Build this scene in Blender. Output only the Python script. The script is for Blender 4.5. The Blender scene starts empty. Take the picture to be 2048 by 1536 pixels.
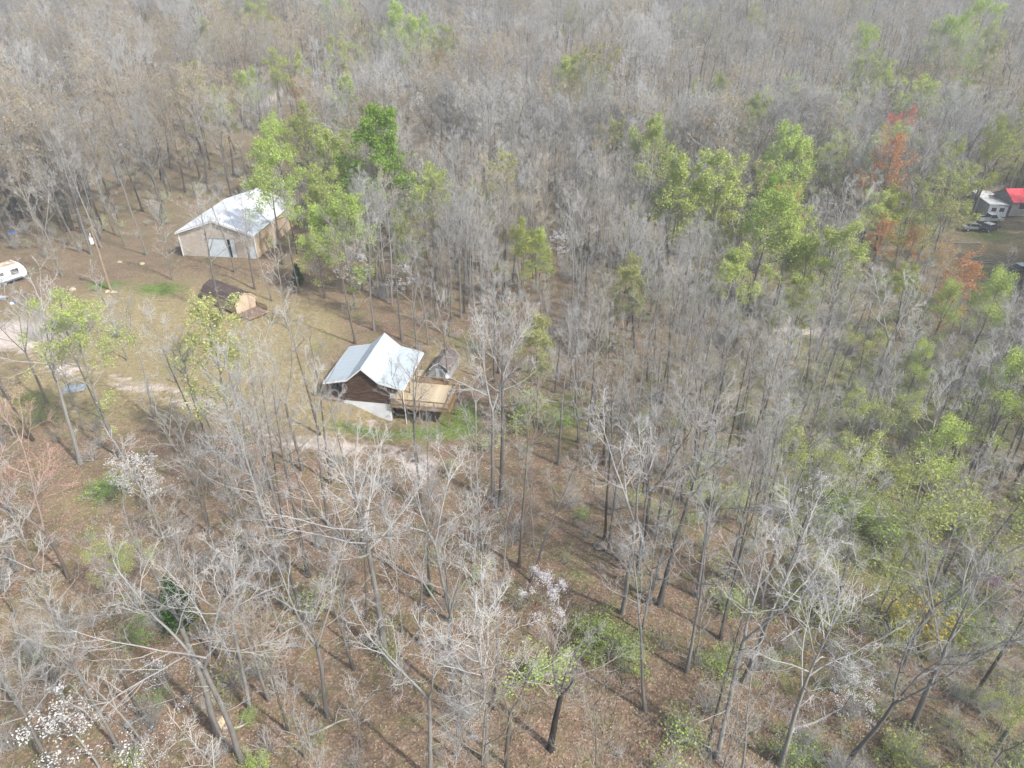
import bpy, math, random
import numpy as np
from mathutils import Vector, Matrix

R = math.radians
SC = bpy.context.scene
HAZE = True
COL = SC.collection
random.seed(7)

# ------------------------------------------------------------------ camera, sky, sun, exposure
CAM_H, PITCH, FPX = 48.0, R(31.5), 1450.0           # metres above the cabin yard, tilt below level, focal length for a 2048 px wide frame
cam_d = bpy.data.cameras.new('camera')
cam_d.sensor_width = 36.0
cam_d.lens = 36.0 * FPX / 2048.0
cam_d.clip_end = 6000.0
cam_o = bpy.data.objects.new('camera', cam_d)
cam_o.location = (0, 0, CAM_H)
cam_o.rotation_euler = (R(90) - PITCH, 0, 0)
COL.objects.link(cam_o)
SC.camera = cam_o

SUN_EL = R(46)
SUN_V = Vector((0.80 * math.cos(SUN_EL), -0.60 * math.cos(SUN_EL), math.sin(SUN_EL)))   # towards the sun
world = bpy.data.worlds.new('World')
SC.world = world
world.use_nodes = True
wn = world.node_tree
sky = wn.nodes.new('ShaderNodeTexSky')
sky.sky_type = 'NISHITA'
sky.sun_disc = False
sky.sun_elevation = SUN_EL
sky.sun_rotation = math.atan2(SUN_V.x, SUN_V.y)
sky.air_density = 1.0
sky.dust_density = 2.5
sky.ozone_density = 1.0
bg = wn.nodes['Background']
bg.inputs['Strength'].default_value = 0.14
wn.links.new(sky.outputs[0], bg.inputs[0])

sun_d = bpy.data.lights.new('sun', 'SUN')
sun_d.energy = 3.3
sun_d.angle = R(2.4)
sun_d.color = (1.0, 0.975, 0.925)
sun_o = bpy.data.objects.new('sun', sun_d)
sun_o.rotation_euler = SUN_V.to_track_quat('Z', 'Y').to_euler()
sun_o.location = (60, -60, 120)
COL.objects.link(sun_o)

vs = SC.view_settings
vs.view_transform = 'Standard'
vs.look = 'None'
vs.gamma = 1.0
vs.exposure = 0.88
vs.use_curve_mapping = False
cy = SC.cycles
cy.max_bounces = 3
cy.diffuse_bounces = 1
cy.glossy_bounces = 2
cy.transmission_bounces = 2
cy.transparent_max_bounces = 4
cy.volume_bounces = 0
cy.caustics_reflective = False
cy.caustics_refractive = False
cy.use_denoising = True
cy.denoiser = 'OPENIMAGEDENOISE'
cy.denoising_input_passes = 'RGB_ALBEDO_NORMAL'
cy.denoising_prefilter = 'ACCURATE'
cy.use_adaptive_sampling = True
cy.adaptive_threshold = 0.035
cy.adaptive_min_samples = 24
cy.debug_use_spatial_splits = True
cy.use_light_tree = False

# ------------------------------------------------------------------ terrain function and sight lines
def sm(a, b, x):
    t = np.clip((x - a) / (b - a), 0.0, 1.0)
    return t * t * (3 - 2 * t)

def gz(x, y):
    x = np.asarray(x, float); y = np.asarray(y, float)
    k = np.exp(-((y - 71) / 15.0) ** 2)
    z = 2.0 * sm(12 - 26 * k, -52 + 32.4 * k, x)
    z = z - 3.2 * sm(14, 62, x) * (1 - sm(100, 200, y)) + 2.0 * sm(75, 110, x)
    z = z - 1.2 * (1 - sm(20, 55, y))
    z = z + 25.0 * np.clip((y - 138) / 230.0, 0, 1) ** 1.15 + 0.09 * np.clip(y - 368, 0, 160) + 0.03 * np.clip(y - 528, 0, 900)
    w = sm(18, 45, np.hypot(x + 14, (y - 74)))
    z = z + w * (0.45 * np.sin(x * 0.13 + 1.3) * np.cos(y * 0.11) + 0.5 * np.sin(x * 0.047 - y * 0.039 + 2.0)) + sm(150, 260, y) * 3.0 * np.sin(x * 0.013 + y * 0.009) * np.cos(y * 0.011 - x * 0.006)
    return z

def gzf(x, y):
    return float(gz(x, y))

TT = np.concatenate([np.arange(15, 160, 0.1), np.arange(160, 1100, 0.5)])

def ground_at(u, v, h=0.0):
    """where the photograph's sight line (2048 x 1536 frame) comes within h metres of the ground"""
    a = (u - 1024) / FPX; b = (768 - v) / FPX
    d = np.array([a, math.cos(PITCH) + b * math.sin(PITCH), -math.sin(PITCH) + b * math.cos(PITCH)])
    x = d[0] * TT; y = d[1] * TT; z = CAM_H + d[2] * TT
    i = np.argmax(z <= gz(x, y) + h)
    return float(x[i]), float(y[i])

def project(x, y, z):
    dx, dy, dz = x, y, z - CAM_H
    w = dy * math.cos(PITCH) - dz * math.sin(PITCH)
    k = dy * math.sin(PITCH) + dz * math.cos(PITCH)
    return 1024 + FPX * dx / w, 768 - FPX * k / w

# ------------------------------------------------------------------ materials
MATS = {}

def nodes_of(name):
    m = bpy.data.materials.new(name)
    m.use_nodes = True
    nt = m.node_tree
    return m, nt, nt.nodes['Principled BSDF']

def mat(name, c1, c2=None, scale=3.0, rough=0.85, metal=0.0, bump=0.0, stretch=(1, 1, 1), c3=None, detail=6.0, spec=0.3):
    if name in MATS:
        return MATS[name]
    m, nt, b = nodes_of(name)
    b.inputs['Roughness'].default_value = rough
    b.inputs['Metallic'].default_value = metal
    b.inputs['Specular IOR Level'].default_value = spec
    tc = nt.nodes.new('ShaderNodeTexCoord')
    mp = nt.nodes.new('ShaderNodeMapping')
    mp.inputs['Scale'].default_value = stretch
    nt.links.new(tc.outputs['Object'], mp.inputs[0])
    nz = nt.nodes.new('ShaderNodeTexNoise')
    nz.inputs['Scale'].default_value = scale
    nz.inputs['Detail'].default_value = detail
    nt.links.new(mp.outputs[0], nz.inputs['Vector'])
    cr = nt.nodes.new('ShaderNodeValToRGB')
    cr.color_ramp.elements[0].position = 0.36
    cr.color_ramp.elements[1].position = 0.66
    cr.color_ramp.elements[0].color = (*c1, 1)
    cr.color_ramp.elements[1].color = (*(c2 or c1), 1)
    if c3:
        e = cr.color_ramp.elements.new(0.52); e.color = (*c3, 1)
    nt.links.new(nz.outputs[0], cr.inputs[0])
    nt.links.new(cr.outputs[0], b.inputs['Base Color'])
    if bump:
        bp = nt.nodes.new('ShaderNodeBump')
        bp.inputs['Strength'].default_value = bump
        bp.inputs['Distance'].default_value = 0.03
        nt.links.new(nz.outputs[0], bp.inputs['Height'])
        nt.links.new(bp.outputs[0], b.inputs['Normal'])
    MATS[name] = m
    return m

def bark_mat(name, dark, light, tip, vary=(0.66, 1.28)):
    """bark: dark and furrowed on thick wood, paler on thin branches (attribute 'thin' 0..1)"""
    m, nt, b = nodes_of(name)
    b.inputs['Roughness'].default_value = 0.8
    b.inputs['Specular IOR Level'].default_value = 0.25
    at = nt.nodes.new('ShaderNodeAttribute'); at.attribute_name = 'thin'
    tc = nt.nodes.new('ShaderNodeTexCoord')
    mp = nt.nodes.new('ShaderNodeMapping'); mp.inputs['Scale'].default_value = (6, 6, 1.2)
    nt.links.new(tc.outputs['Object'], mp.inputs[0])
    nz = nt.nodes.new('ShaderNodeTexNoise'); nz.inputs['Scale'].default_value = 1.0; nz.inputs['Detail'].default_value = 5
    nt.links.new(mp.outputs[0], nz.inputs['Vector'])
    add = nt.nodes.new('ShaderNodeMath'); add.operation = 'MULTIPLY_ADD'
    nt.links.new(nz.outputs[0], add.inputs[0]); add.inputs[1].default_value = 0.55
    sub = nt.nodes.new('ShaderNodeMath'); sub.operation = 'SUBTRACT'
    nt.links.new(at.outputs['Fac'], sub.inputs[0]); sub.inputs[1].default_value = 0.27
    nt.links.new(sub.outputs[0], add.inputs[2])
    cr = nt.nodes.new('ShaderNodeValToRGB')
    e = cr.color_ramp.elements
    e[0].position = 0.0; e[0].color = (*dark, 1)
    e[1].position = 0.55; e[1].color = (*light, 1)
    x = e.new(1.0); x.color = (*tip, 1)
    nt.links.new(add.outputs[0], cr.inputs[0])
    oi = nt.nodes.new('ShaderNodeObjectInfo')
    hs = nt.nodes.new('ShaderNodeHueSaturation')
    mr = nt.nodes.new('ShaderNodeMapRange')
    mr.inputs['To Min'].default_value, mr.inputs['To Max'].default_value = vary
    nt.links.new(oi.outputs['Random'], mr.inputs['Value'])
    nt.links.new(mr.outputs[0], hs.inputs['Value'])
    nt.links.new(cr.outputs[0], hs.inputs['Color'])
    nt.links.new(hs.outputs[0], b.inputs['Base Color'])
    return m

def leaf_mat(name, c1, c2, trans=0.35):
    m = bpy.data.materials.new(name); m.use_nodes = True
    nt = m.node_tree
    out = nt.nodes['Material Output']
    nt.nodes.remove(nt.nodes['Principled BSDF'])
    g = nt.nodes.new('ShaderNodeNewGeometry')
    oi = nt.nodes.new('ShaderNodeObjectInfo')
    mx = nt.nodes.new('ShaderNodeMix'); mx.data_type = 'RGBA'
    mx.inputs[6].default_value = (*c1, 1); mx.inputs[7].default_value = (*c2, 1)
    nt.links.new(g.outputs['Random Per Island'], mx.inputs[0])
    hs = nt.nodes.new('ShaderNodeHueSaturation')
    mr = nt.nodes.new('ShaderNodeMapRange'); mr.inputs['To Min'].default_value = 0.85; mr.inputs['To Max'].default_value = 1.15
    nt.links.new(oi.outputs['Random'], mr.inputs['Value'])
    nt.links.new(mr.outputs[0], hs.inputs['Value'])
    nt.links.new(mx.outputs[2], hs.inputs['Color'])
    d = nt.nodes.new('ShaderNodeBsdfDiffuse'); t = nt.nodes.new('ShaderNodeBsdfTranslucent')
    nt.links.new(hs.outputs[0], d.inputs[0]); nt.links.new(hs.outputs[0], t.inputs[0])
    ms = nt.nodes.new('ShaderNodeMixShader'); ms.inputs[0].default_value = trans
    nt.links.new(d.outputs[0], ms.inputs[1]); nt.links.new(t.outputs[0], ms.inputs[2])
    nt.links.new(ms.outputs[0], out.inputs['Surface'])
    return m

# ------------------------------------------------------------------ small mesh tools
class MB:
    def __init__(self):
        self.v = []; self.f = []

    def quadbox(self, c):
        n = len(self.v); self.v += [tuple(p) for p in c]
        self.f += [(n, n + 3, n + 2, n + 1), (n + 4, n + 5, n + 6, n + 7), (n, n + 1, n + 5, n + 4), (n + 1, n + 2, n + 6, n + 5), (n + 2, n + 3, n + 7, n + 6), (n + 3, n, n + 4, n + 7)]
        return self

    def box(self, x0, x1, y0, y1, z0, z1):
        return self.quadbox([(x0, y0, z0), (x1, y0, z0), (x1, y1, z0), (x0, y1, z0), (x0, y0, z1), (x1, y0, z1), (x1, y1, z1), (x0, y1, z1)])

    def prism(self, poly, axis, a, b):
        """poly: 2-D outline, extruded from a to b along axis ('x': poly is (y,z), 'y': poly is (x,z), 'z': poly is (x,y))"""
        n = len(self.v); k = len(poly)
        for t in (a, b):
            for p, q in poly:
                self.v.append({'x': (t, p, q), 'y': (p, t, q), 'z': (p, q, t)}[axis])
        self.f.append(tuple(range(n, n + k))); self.f.append(tuple(range(n + 2 * k - 1, n + k - 1, -1)))
        for i in range(k):
            j = (i + 1) % k
            self.f.append((n + i, n + k + i, n + k + j, n + j))
        return self

    def tube(self, pts, rad, s=8):
        pts = [Vector(p) for p in pts]
        if not isinstance(rad, (list, tuple)):
            rad = [rad] * len(pts)
        n = len(self.v)
        for i, p in enumerate(pts):
            t = (pts[min(i + 1, len(pts) - 1)] - pts[max(i - 1, 0)]).normalized()
            u = t.orthogonal().normalized(); w = t.cross(u)
            for k in range(s):
                a = 2 * math.pi * k / s
                self.v.append(tuple(p + (u * math.cos(a) + w * math.sin(a)) * rad[i]))
        for i in range(len(pts) - 1):
            for k in range(s):
                a = n + i * s + k; b = n + i * s + (k + 1) % s
                self.f.append((a, b, b + s, a + s))
        self.f.append(tuple(range(n + s - 1, n - 1, -1)))
        self.f.append(tuple(range(n + (len(pts) - 1) * s, n + len(pts) * s)))
        return self

    def mesh(self, name, m):
        me = bpy.data.meshes.new(name)
        me.from_pydata(self.v, [], self.f)
        me.update()
        import bmesh
        bm = bmesh.new(); bm.from_mesh(me); bmesh.ops.recalc_face_normals(bm, faces=bm.faces); bm.to_mesh(me); bm.free()
        if m is not None:
            me.materials.append(m)
        return me

    def build(self, name, m, parent=None, loc=(0, 0, 0), smooth=False):
        me = self.mesh(name, m)
        if smooth:
            me.shade_smooth()
        o = bpy.data.objects.new(name, me)
        o.location = loc
        COL.objects.link(o)
        o.parent = parent
        return o

def link(name, me, parent=None, loc=(0, 0, 0), rot=None):
    o = bpy.data.objects.new(name, me)
    o.location = loc
    if rot is not None:
        o.rotation_euler = rot
    COL.objects.link(o); o.parent = parent
    return o

def empty(name, loc, rz=0.0, tilt=(0, 0), sc=1.0):
    o = bpy.data.objects.new(name, None)
    o.empty_display_size = 0.3
    o.location = loc
    o.rotation_euler = (tilt[0], tilt[1], rz)
    o.scale = (sc, sc, sc) if not isinstance(sc, tuple) else sc
    COL.objects.link(o)
    return o

def tag(o, label=None, cat=None, group=None, kind=None):
    if label: o['label'] = label
    if cat: o['category'] = cat
    if group: o['group'] = group
    if kind: o['kind'] = kind
    return o

def np_mesh(name, v, quads=None, tris=None, m=None, thin=None, smooth=False):
    me = bpy.data.meshes.new(name)
    nq = 0 if quads is None else len(quads); ntr = 0 if tris is None else len(tris)
    me.vertices.add(len(v)); me.vertices.foreach_set('co', np.ascontiguousarray(v, np.float32).ravel())
    me.loops.add(nq * 4 + ntr * 3)
    idx = []
    if nq: idx.append(np.asarray(quads, np.int32).ravel())
    if ntr: idx.append(np.asarray(tris, np.int32).ravel())
    me.loops.foreach_set('vertex_index', np.concatenate(idx))
    me.polygons.add(nq + ntr)
    st = np.concatenate([np.arange(nq) * 4, nq * 4 + np.arange(ntr) * 3]).astype(np.int32)
    me.polygons.foreach_set('loop_start', st)
    if thin is not None:
        a = me.attributes.new('thin', 'FLOAT', 'POINT')
        a.data.foreach_set('value', np.ascontiguousarray(thin, np.float32))
    me.update(calc_edges=True)
    me.validate()
    if smooth:
        me.shade_smooth()
    if m is not None:
        me.materials.append(m)
    return me

# ------------------------------------------------------------------ the ground: one sheet
def lines(a, b, step, far, grow=1.13):
    inner = list(np.arange(a, b + 1e-6, step))
    s, p, hi = step, b, []
    while p < far[1]:
        s *= grow; p += s; hi.append(p)
    s, p, lo = step, a, []
    while p > far[0]:
        s *= grow; p -= s; lo.append(p)
    return np.array(lo[::-1] + inner + hi)

GX = lines(-100, 100, 0.75, (-2600, 2600))
GY = lines(12, 165, 0.75, (-700, 3200))
XX, YY = np.meshgrid(GX, GY)
rng0 = np.random.default_rng(3)
ZZ = gz(XX, YY) + rng0.normal(0, 0.035, XX.shape)
gv = np.stack([XX, YY, ZZ], -1).reshape(-1, 3)
nx, ny = len(GX), len(GY)
ii = (np.arange(ny - 1)[:, None] * nx + np.arange(nx - 1)[None, :]).ravel()
gq = np.stack([ii, ii + 1, ii + nx + 1, ii + nx], 1)

# what covers the ground: r green grass, g dry straw grass, b bare gravel or sand, a dull olive-grey litter of the shaded woods
def blob(u, v, ru, rv, rot=0.0):
    x, y = ground_at(u, v); x2, _ = ground_at(u + ru, v); _, y2 = ground_at(u, max(v - rv, 1))
    a = abs(x2 - x); b = abs(y2 - y)
    dx, dy = XX - x, YY - y
    c, s = math.cos(rot), math.sin(rot)
    return np.exp(-(((dx * c + dy * s) / a) ** 2 + ((-dx * s + dy * c) / b) ** 2))

lawn = np.clip(blob(300, 640, 300, 75) * 1.3 + blob(440, 780, 250, 60) * 1.2 + blob(740, 850, 170, 45) + blob(560, 660, 110, 40) + blob(120, 800, 200, 50) * 0.8 + blob(900, 720, 60, 50) * 0.7 + blob(80, 1250, 150, 120) * 0.45 + blob(200, 1000, 160, 50) * .5 + blob(1985, 475, 90, 45) * .9, 0, 1)
green = np.clip(blob(320, 578, 55, 14) + blob(215, 570, 38, 9) + blob(922, 842, 34, 34) * 1.3 + blob(720, 862, 90, 14) * 0.9 + blob(850, 865, 60, 16) * 0.9 + blob(60, 800, 50, 22) * .7 + blob(210, 975, 45, 30) * 0.8 + blob(120, 700, 80, 20) * .35 + blob(640, 700, 40, 60) * .35 + blob(360, 720, 40, 30) * .5 + blob(930, 690, 40, 30) * .4
                + blob(1150, 1150, 70, 30) * .4 + blob(1700, 1050, 190, 140) * .5 + blob(1500, 800, 300, 150) * .3 + blob(1850, 800, 200, 120) * .4 + blob(1330, 560, 250, 60) * .3 + blob(1880, 1260, 120, 60) * .45 + blob(1120, 830, 120, 60) * .4 + blob(1620, 1360, 120, 60) * .35 + blob(1980, 470, 60, 18) * .7 + blob(1950, 540, 70, 40) * .5 + blob(1200, 1250, 90, 30) * .5 + blob(380, 1250, 60, 40) * .4, 0, 1)
gravel = np.clip(blob(40, 668, 95, 26) * 1.15 + blob(300, 775, 50, 7) * .5 + blob(410, 812, 60, 6) * .4 + blob(360, 800, 110, 10) * .2 + blob(745, 845, 12, 8) * 1.3 + blob(600, 890, 50, 8) * .6 + blob(850, 935, 28, 32) * .65 + blob(700, 895, 60, 10) * .45 + blob(110, 735, 120, 10) * .2 + blob(65, 1290, 22, 11) * 1.2 + blob(445, 1440, 14, 10) + blob(418, 1400, 14, 26) * .8 + blob(340, 630, 70, 10) * .25 + blob(1620, 665, 60, 10) * .8 + blob(1560, 640, 20, 22) * .7 + blob(540, 200, 16, 26) * .9, 0, 1)
# wheel ruts of the dirt track that comes in past the gravel and ends below the cabin
track = [ground_at(u, v) for u, v in ((60, 700), (130, 738), (230, 762), (310, 780), (420, 815), (520, 852), (600, 884), (700, 898), (800, 905), (850, 935))]
ruts = np.zeros_like(XX)
for (ax_, ay_), (bx2, by2) in zip(track[:-1], track[1:]):
    ex, ey = bx2 - ax_, by2 - ay_; L2 = ex * ex + ey * ey
    tt = np.clip(((XX - ax_) * ex + (YY - ay_) * ey) / L2, 0, 1)
    dd = np.hypot(XX - ax_ - tt * ex, YY - ay_ - tt * ey)
    ruts = np.maximum(ruts, np.exp(-((dd - .85) / .42) ** 2))
gravel = np.clip(gravel + ruts * (.42 + .22 * np.sin(XX * .9 + YY * .5)), 0, 1)
olive = np.clip(sm(-5, 45, XX) * sm(35, 70, YY) * .6 + sm(20, 40, XX) * .35 + sm(95, 150, YY) * .5, 0, 1)
gme = np_mesh('ground', gv, quads=gq, smooth=True)
ca = gme.color_attributes.new('cover', 'FLOAT_COLOR', 'POINT')
ca.data.foreach_set('color', np.stack([green, lawn, gravel, olive], -1).reshape(-1).astype(np.float32))

def ground_material():
    m, nt, b = nodes_of('forest_floor')
    L = nt.links.new
    b.inputs['Roughness'].default_value = 0.95
    b.inputs['Specular IOR Level'].default_value = 0.1
    tc = nt.nodes.new('ShaderNodeTexCoord')

    def noise(sc, det=5.0, rough=0.6):
        n = nt.nodes.new('ShaderNodeTexNoise'); n.inputs['Scale'].default_value = sc; n.inputs['Detail'].default_value = det; n.inputs['Roughness'].default_value = rough
        L(tc.outputs['Object'], n.inputs['Vector']); return n.outputs[0]

    def ramp(v, stops):
        r = nt.nodes.new('ShaderNodeValToRGB'); e = r.color_ramp.elements
        e[0].position, e[0].color = stops[0][0], (*stops[0][1], 1)
        e[1].position, e[1].color = stops[-1][0], (*stops[-1][1], 1)
        for p, c in stops[1:-1]:
            k = e.new(p); k.color = (*c, 1)
        L(v, r.inputs[0]); return r.outputs[0]

    def mix(f, a, c):
        x = nt.nodes.new('ShaderNodeMix'); x.data_type = 'RGBA'
        L(f, x.inputs[0]); L(a, x.inputs[6]); L(c, x.inputs[7]); return x.outputs[2]

    def math_(op, a, c):
        x = nt.nodes.new('ShaderNodeMath'); x.operation = op; x.use_clamp = True
        for i, s in enumerate((a, c)):
            if isinstance(s, (int, float)): x.inputs[i].default_value = s
            else: L(s, x.inputs[i])
        return x.outputs[0]

    vor = nt.nodes.new('ShaderNodeTexVoronoi'); vor.inputs['Scale'].default_value = 7.0
    L(tc.outputs['Object'], vor.inputs['Vector'])
    sep = nt.nodes.new('ShaderNodeSeparateColor'); L(vor.outputs['Color'], sep.inputs[0])
    leaf = ramp(sep.outputs[0], [(0.0, (.065, .045, .034)), (0.3, (.138, .092, .065)), (0.62, (.215, .145, .102)), (0.85, (.30, .215, .158)), (1.0, (.46, .39, .31))])
    big = ramp(noise(0.16, 7, .68), [(0.34, (.235, .142, .096)), (0.44, (.165, .132, .082)), (0.53, (.255, .175, .118)), (0.62, (.125, .112, .058)), (0.72, (.205, .152, .092))])
    h = nt.nodes.new('ShaderNodeRGB'); h.outputs[0].default_value = (.5, .5, .5, 1)
    half = nt.nodes.new('ShaderNodeValue'); half.outputs[0].default_value = 0.58
    litter = mix(half.outputs[0], leaf, big)
    at = nt.nodes.new('ShaderNodeAttribute'); at.attribute_name = 'cover'
    sc = nt.nodes.new('ShaderNodeSeparateColor'); L(at.outputs['Color'], sc.inputs[0])
    n1 = noise(0.55, 6, .65); n2 = noise(2.2, 6, .7); n3 = noise(0.17, 5, .6)
    ol = ramp(n2, [(0.3, (.14, .118, .072)), (0.5, (.215, .175, .115)), (0.7, (.30, .245, .17))])
    c = mix(math_('MULTIPLY', at.outputs['Alpha'], math_('MULTIPLY_ADD', n3, 1.0)), litter, ol)
    # scattered moss and seedlings in the woods
    moss = ramp(n2, [(0.3, (.085, .105, .035)), (0.7, (.16, .175, .06))])
    mossf = math_('MULTIPLY', math_('SUBTRACT', math_('MULTIPLY', math_('SUBTRACT', n1, 0.48), 5.0), 0.05), 0.6)
    c = mix(mossf, c, moss)
    straw = ramp(n2, [(0.3, (.175, .145, .072)), (0.5, (.285, .235, .125)), (0.72, (.42, .35, .21))])
    def gate(w, n, soft=2.5):
        s = math_('ADD', math_('MULTIPLY', w, 0.85), math_('MULTIPLY', math_('SUBTRACT', n, 0.2), 0.6))
        return math_('MULTIPLY', math_('SUBTRACT', s, 0.36), soft)
    c = mix(math_('MULTIPLY', gate(sc.outputs[1], n1, 2.2), 0.85), c, straw)
    grass = ramp(n2, [(0.3, (.060, .100, .022)), (0.5, (.12, .185, .042)), (0.72, (.21, .27, .09))])
    c = mix(math_('MULTIPLY', gate(sc.outputs[0], n1, 2.0), 0.9), c, grass)
    gr = ramp(n2, [(0.3, (.40, .33, .28)), (0.55, (.54, .46, .40)), (0.75, (.66, .60, .54))])
    c = mix(gate(sc.outputs[2], n1, 2.6), c, gr)
    L(c, b.inputs['Base Color'])
    bp = nt.nodes.new('ShaderNodeBump'); bp.inputs['Strength'].default_value = 0.7; bp.inputs['Distance'].default_value = 0.06
    L(vor.outputs['Distance'], bp.inputs['Height']); L(bp.outputs[0], b.inputs['Normal'])
    return m

gme.materials.append(ground_material())
tag(link('ground', gme), kind='structure')

# ------------------------------------------------------------------ materials for the buildings
M_metal = mat('galvanised_roof', (.35, .395, .42), (.46, .51, .54), 1.0, 0.42, 0.0, spec=.6, stretch=(5, .7, 1), c3=(.41, .46, .485))
M_barnmetal = mat('bright_roof_metal', (.60, .63, .65), (.74, .76, .77), 1.0, 0.36, 0.0, spec=.9, stretch=(5, .5, 1), c3=(.69, .71, .73))
M_trimwhite = mat('white_trim', (.72, .72, .70), (.80, .80, .78), 4, .6)
M_log = mat('dark_log', (.055, .032, .022), (.13, .082, .056), 2.0, .8, bump=.3, stretch=(0.6, 4, 4), c3=(.085, .052, .036))
M_logdark = mat('porch_log', (.040, .026, .020), (.075, .050, .038), 2.0, .85)
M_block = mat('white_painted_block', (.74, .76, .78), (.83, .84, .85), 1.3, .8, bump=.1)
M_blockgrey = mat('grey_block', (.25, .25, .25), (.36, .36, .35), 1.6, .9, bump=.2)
M_deck = mat('weathered_deck_board', (.42, .33, .21), (.62, .53, .37), 2.2, .85, stretch=(.5, 3, 3), c3=(.52, .42, .28))
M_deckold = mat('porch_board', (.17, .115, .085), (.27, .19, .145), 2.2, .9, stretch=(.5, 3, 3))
M_rail = mat('brown_rail_timber', (.20, .125, .065), (.33, .22, .12), 3, .8)
M_osb = mat('chipboard_sheet', (.44, .32, .20), (.60, .47, .32), 7, .85, c3=(.52, .39, .255))
M_osbpale = mat('pale_chipboard_sheet', (.53, .41, .29), (.66, .54, .40), 7, .85)
M_shingle = mat('brown_shingle', (.075, .052, .046), (.135, .098, .088), 5, .95, bump=.4, c3=(.10, .072, .065))
M_shingle2 = mat('grey_brown_shingle', (.13, .105, .095), (.20, .165, .15), 4, .95, bump=.3)
M_greydoor = mat('grey_door', (.50, .55, .58), (.62, .67, .70), 1.2, .6)
M_osbshade = mat('shaded_chipboard_sheet', (.42, .36, .29), (.56, .49, .41), 5, .9, c3=(.49, .42, .345))  # greyer copy of the chipboard: shade on the barn's gable ends put into colour
M_dark = mat('dark_interior', (.015, .014, .013), (.03, .028, .026), 2, .9)
M_glass = mat('window_glass', (.02, .025, .03), (.04, .05, .055), 1, .08, spec=.8)
M_steel = mat('grey_steel', (.32, .34, .36), (.45, .47, .49), 3, .45, .3)
M_pole = mat('pole_wood', (.24, .17, .12), (.36, .28, .21), 2, .9, stretch=(4, 4, .5))
M_white = mat('white_enamel', (.70, .71, .72), (.80, .80, .80), 2, .4, spec=.5)
M_rubber = mat('tyre_rubber', (.018, .018, .018), (.03, .03, .03), 3, .9)
M_rock = mat('tan_rock', (.36, .28, .18), (.55, .45, .31), 2.5, .95, bump=.5)
M_blue = mat('blue_plastic', (.03, .09, .30), (.06, .16, .42), 3, .5)
M_tarp = mat('faded_blue_tarp', (.16, .19, .21), (.27, .30, .32), 2, .8)
M_red = mat('red_roof_metal', (.72, .06, .09), (.80, .11, .13), 1.2, .5, spec=.4)

def panel_mesh(name, w, run, m, ribs=4, th=0.03):
    """one roofing sheet: thin slab with raised ribs running down the slope; local x along the ridge, y down the slope"""
    b = MB().box(0.004, w - 0.004, 0, run, -th, 0)
    for k in range(ribs):
        x = w * (k + .5) / ribs
        b.prism([(x - .035, 0.0015), (x - .015, .022), (x + .015, .022), (x + .035, 0.0015)], 'y', 0.003, run - 0.003)
    return b.mesh(name, m)

def lay_panels(parent, name, x_ridge, z_ridge, dx, dz, y0, y1, n, m, over=0.0):
    """sheets on a slope that falls from (x_ridge, z_ridge) by (dx, dz); the ridge runs along local y"""
    run = math.hypot(dx, dz); w = (y1 - y0) / n
    me = panel_mesh(name, w, run, m)
    ang = math.atan2(-dz, abs(dx))
    for k in range(n):
        o = link(name, me, parent)
        # local x -> +y, local y -> down slope
        ex = Vector((0, 1, 0)) if dx < 0 else Vector((0, -1, 0))
        ey = Vector((dx, 0, dz)).normalized()
        ez = ex.cross(ey)
        mt = Matrix((ex, ey, ez)).transposed().to_4x4()
        lift = 0.004 * (k % 2)
        yo = y0 + k * w if dx < 0 else y0 + (k + 1) * w
        mt.translation = Vector((x_ridge, yo, z_ridge)) + ez * lift
        o.matrix_local = mt

# ------------------------------------------------------------------ the cabin
CAB_A = R(-9.2)
CX, CYY = -17.0, 70.2
cab = empty('log_cabin', (CX, CYY, 0), CAB_A)
tag(cab, 'small dark log cabin with pale kinked metal roof and white foundation', 'cabin')
FLOOR = 2.35
WL, WR, WF, WB = -2.6, 2.8, 0.35, 8.5
gable = [(-1.85, 5.18), (0, 6.86), (1.85, 5.18)]
def roof_z(x):
    a = abs(x)
    return 6.9 - a * (1.66 / 1.85) if a < 1.85 else 5.24 - (a - 1.85) * (0.66 / 2.9)
# core walls
poly = [(WL, FLOOR), (WR, FLOOR), (WR, roof_z(WR) - .14), (1.85, 5.08), (0, 6.72), (-1.85, 5.08), (WL, roof_z(WL) - .14)]
MB().prism(poly, 'y', WF + .07, WB - .07).build('wall_core', M_logdark, cab)
# log courses on the two gable ends and the sides (too fine to pick apart one by one)
lg = MB()
k = 0
z = FLOOR + .09
while z < 6.75:
    # width of the gable at this height
    if z < 4.95: x0, x1 = WL - .12, WR + .12
    elif z < 5.10: x0, x1 = -1.9, 1.9
    else:
        h = max(0.05, 1.85 * (6.72 - z) / 1.64); x0, x1 = -h, h
    for y in (WF + .04, WB - .04):
        e = (k % 2) * .05
        lg.tube([(x0 - e, y, z), (x1 + e, y, z)], .105, 8)
    if z < 4.75:
        for x in (WL + .04, WR - .04):
            lg.tube([(x, WF - .1, z + .001), (x, WB + .1, z + .001)], .103, 8)
    z += .185; k += 1
o = lg.build('log_siding', M_log, cab); o['kind'] = 'stuff'
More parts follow.
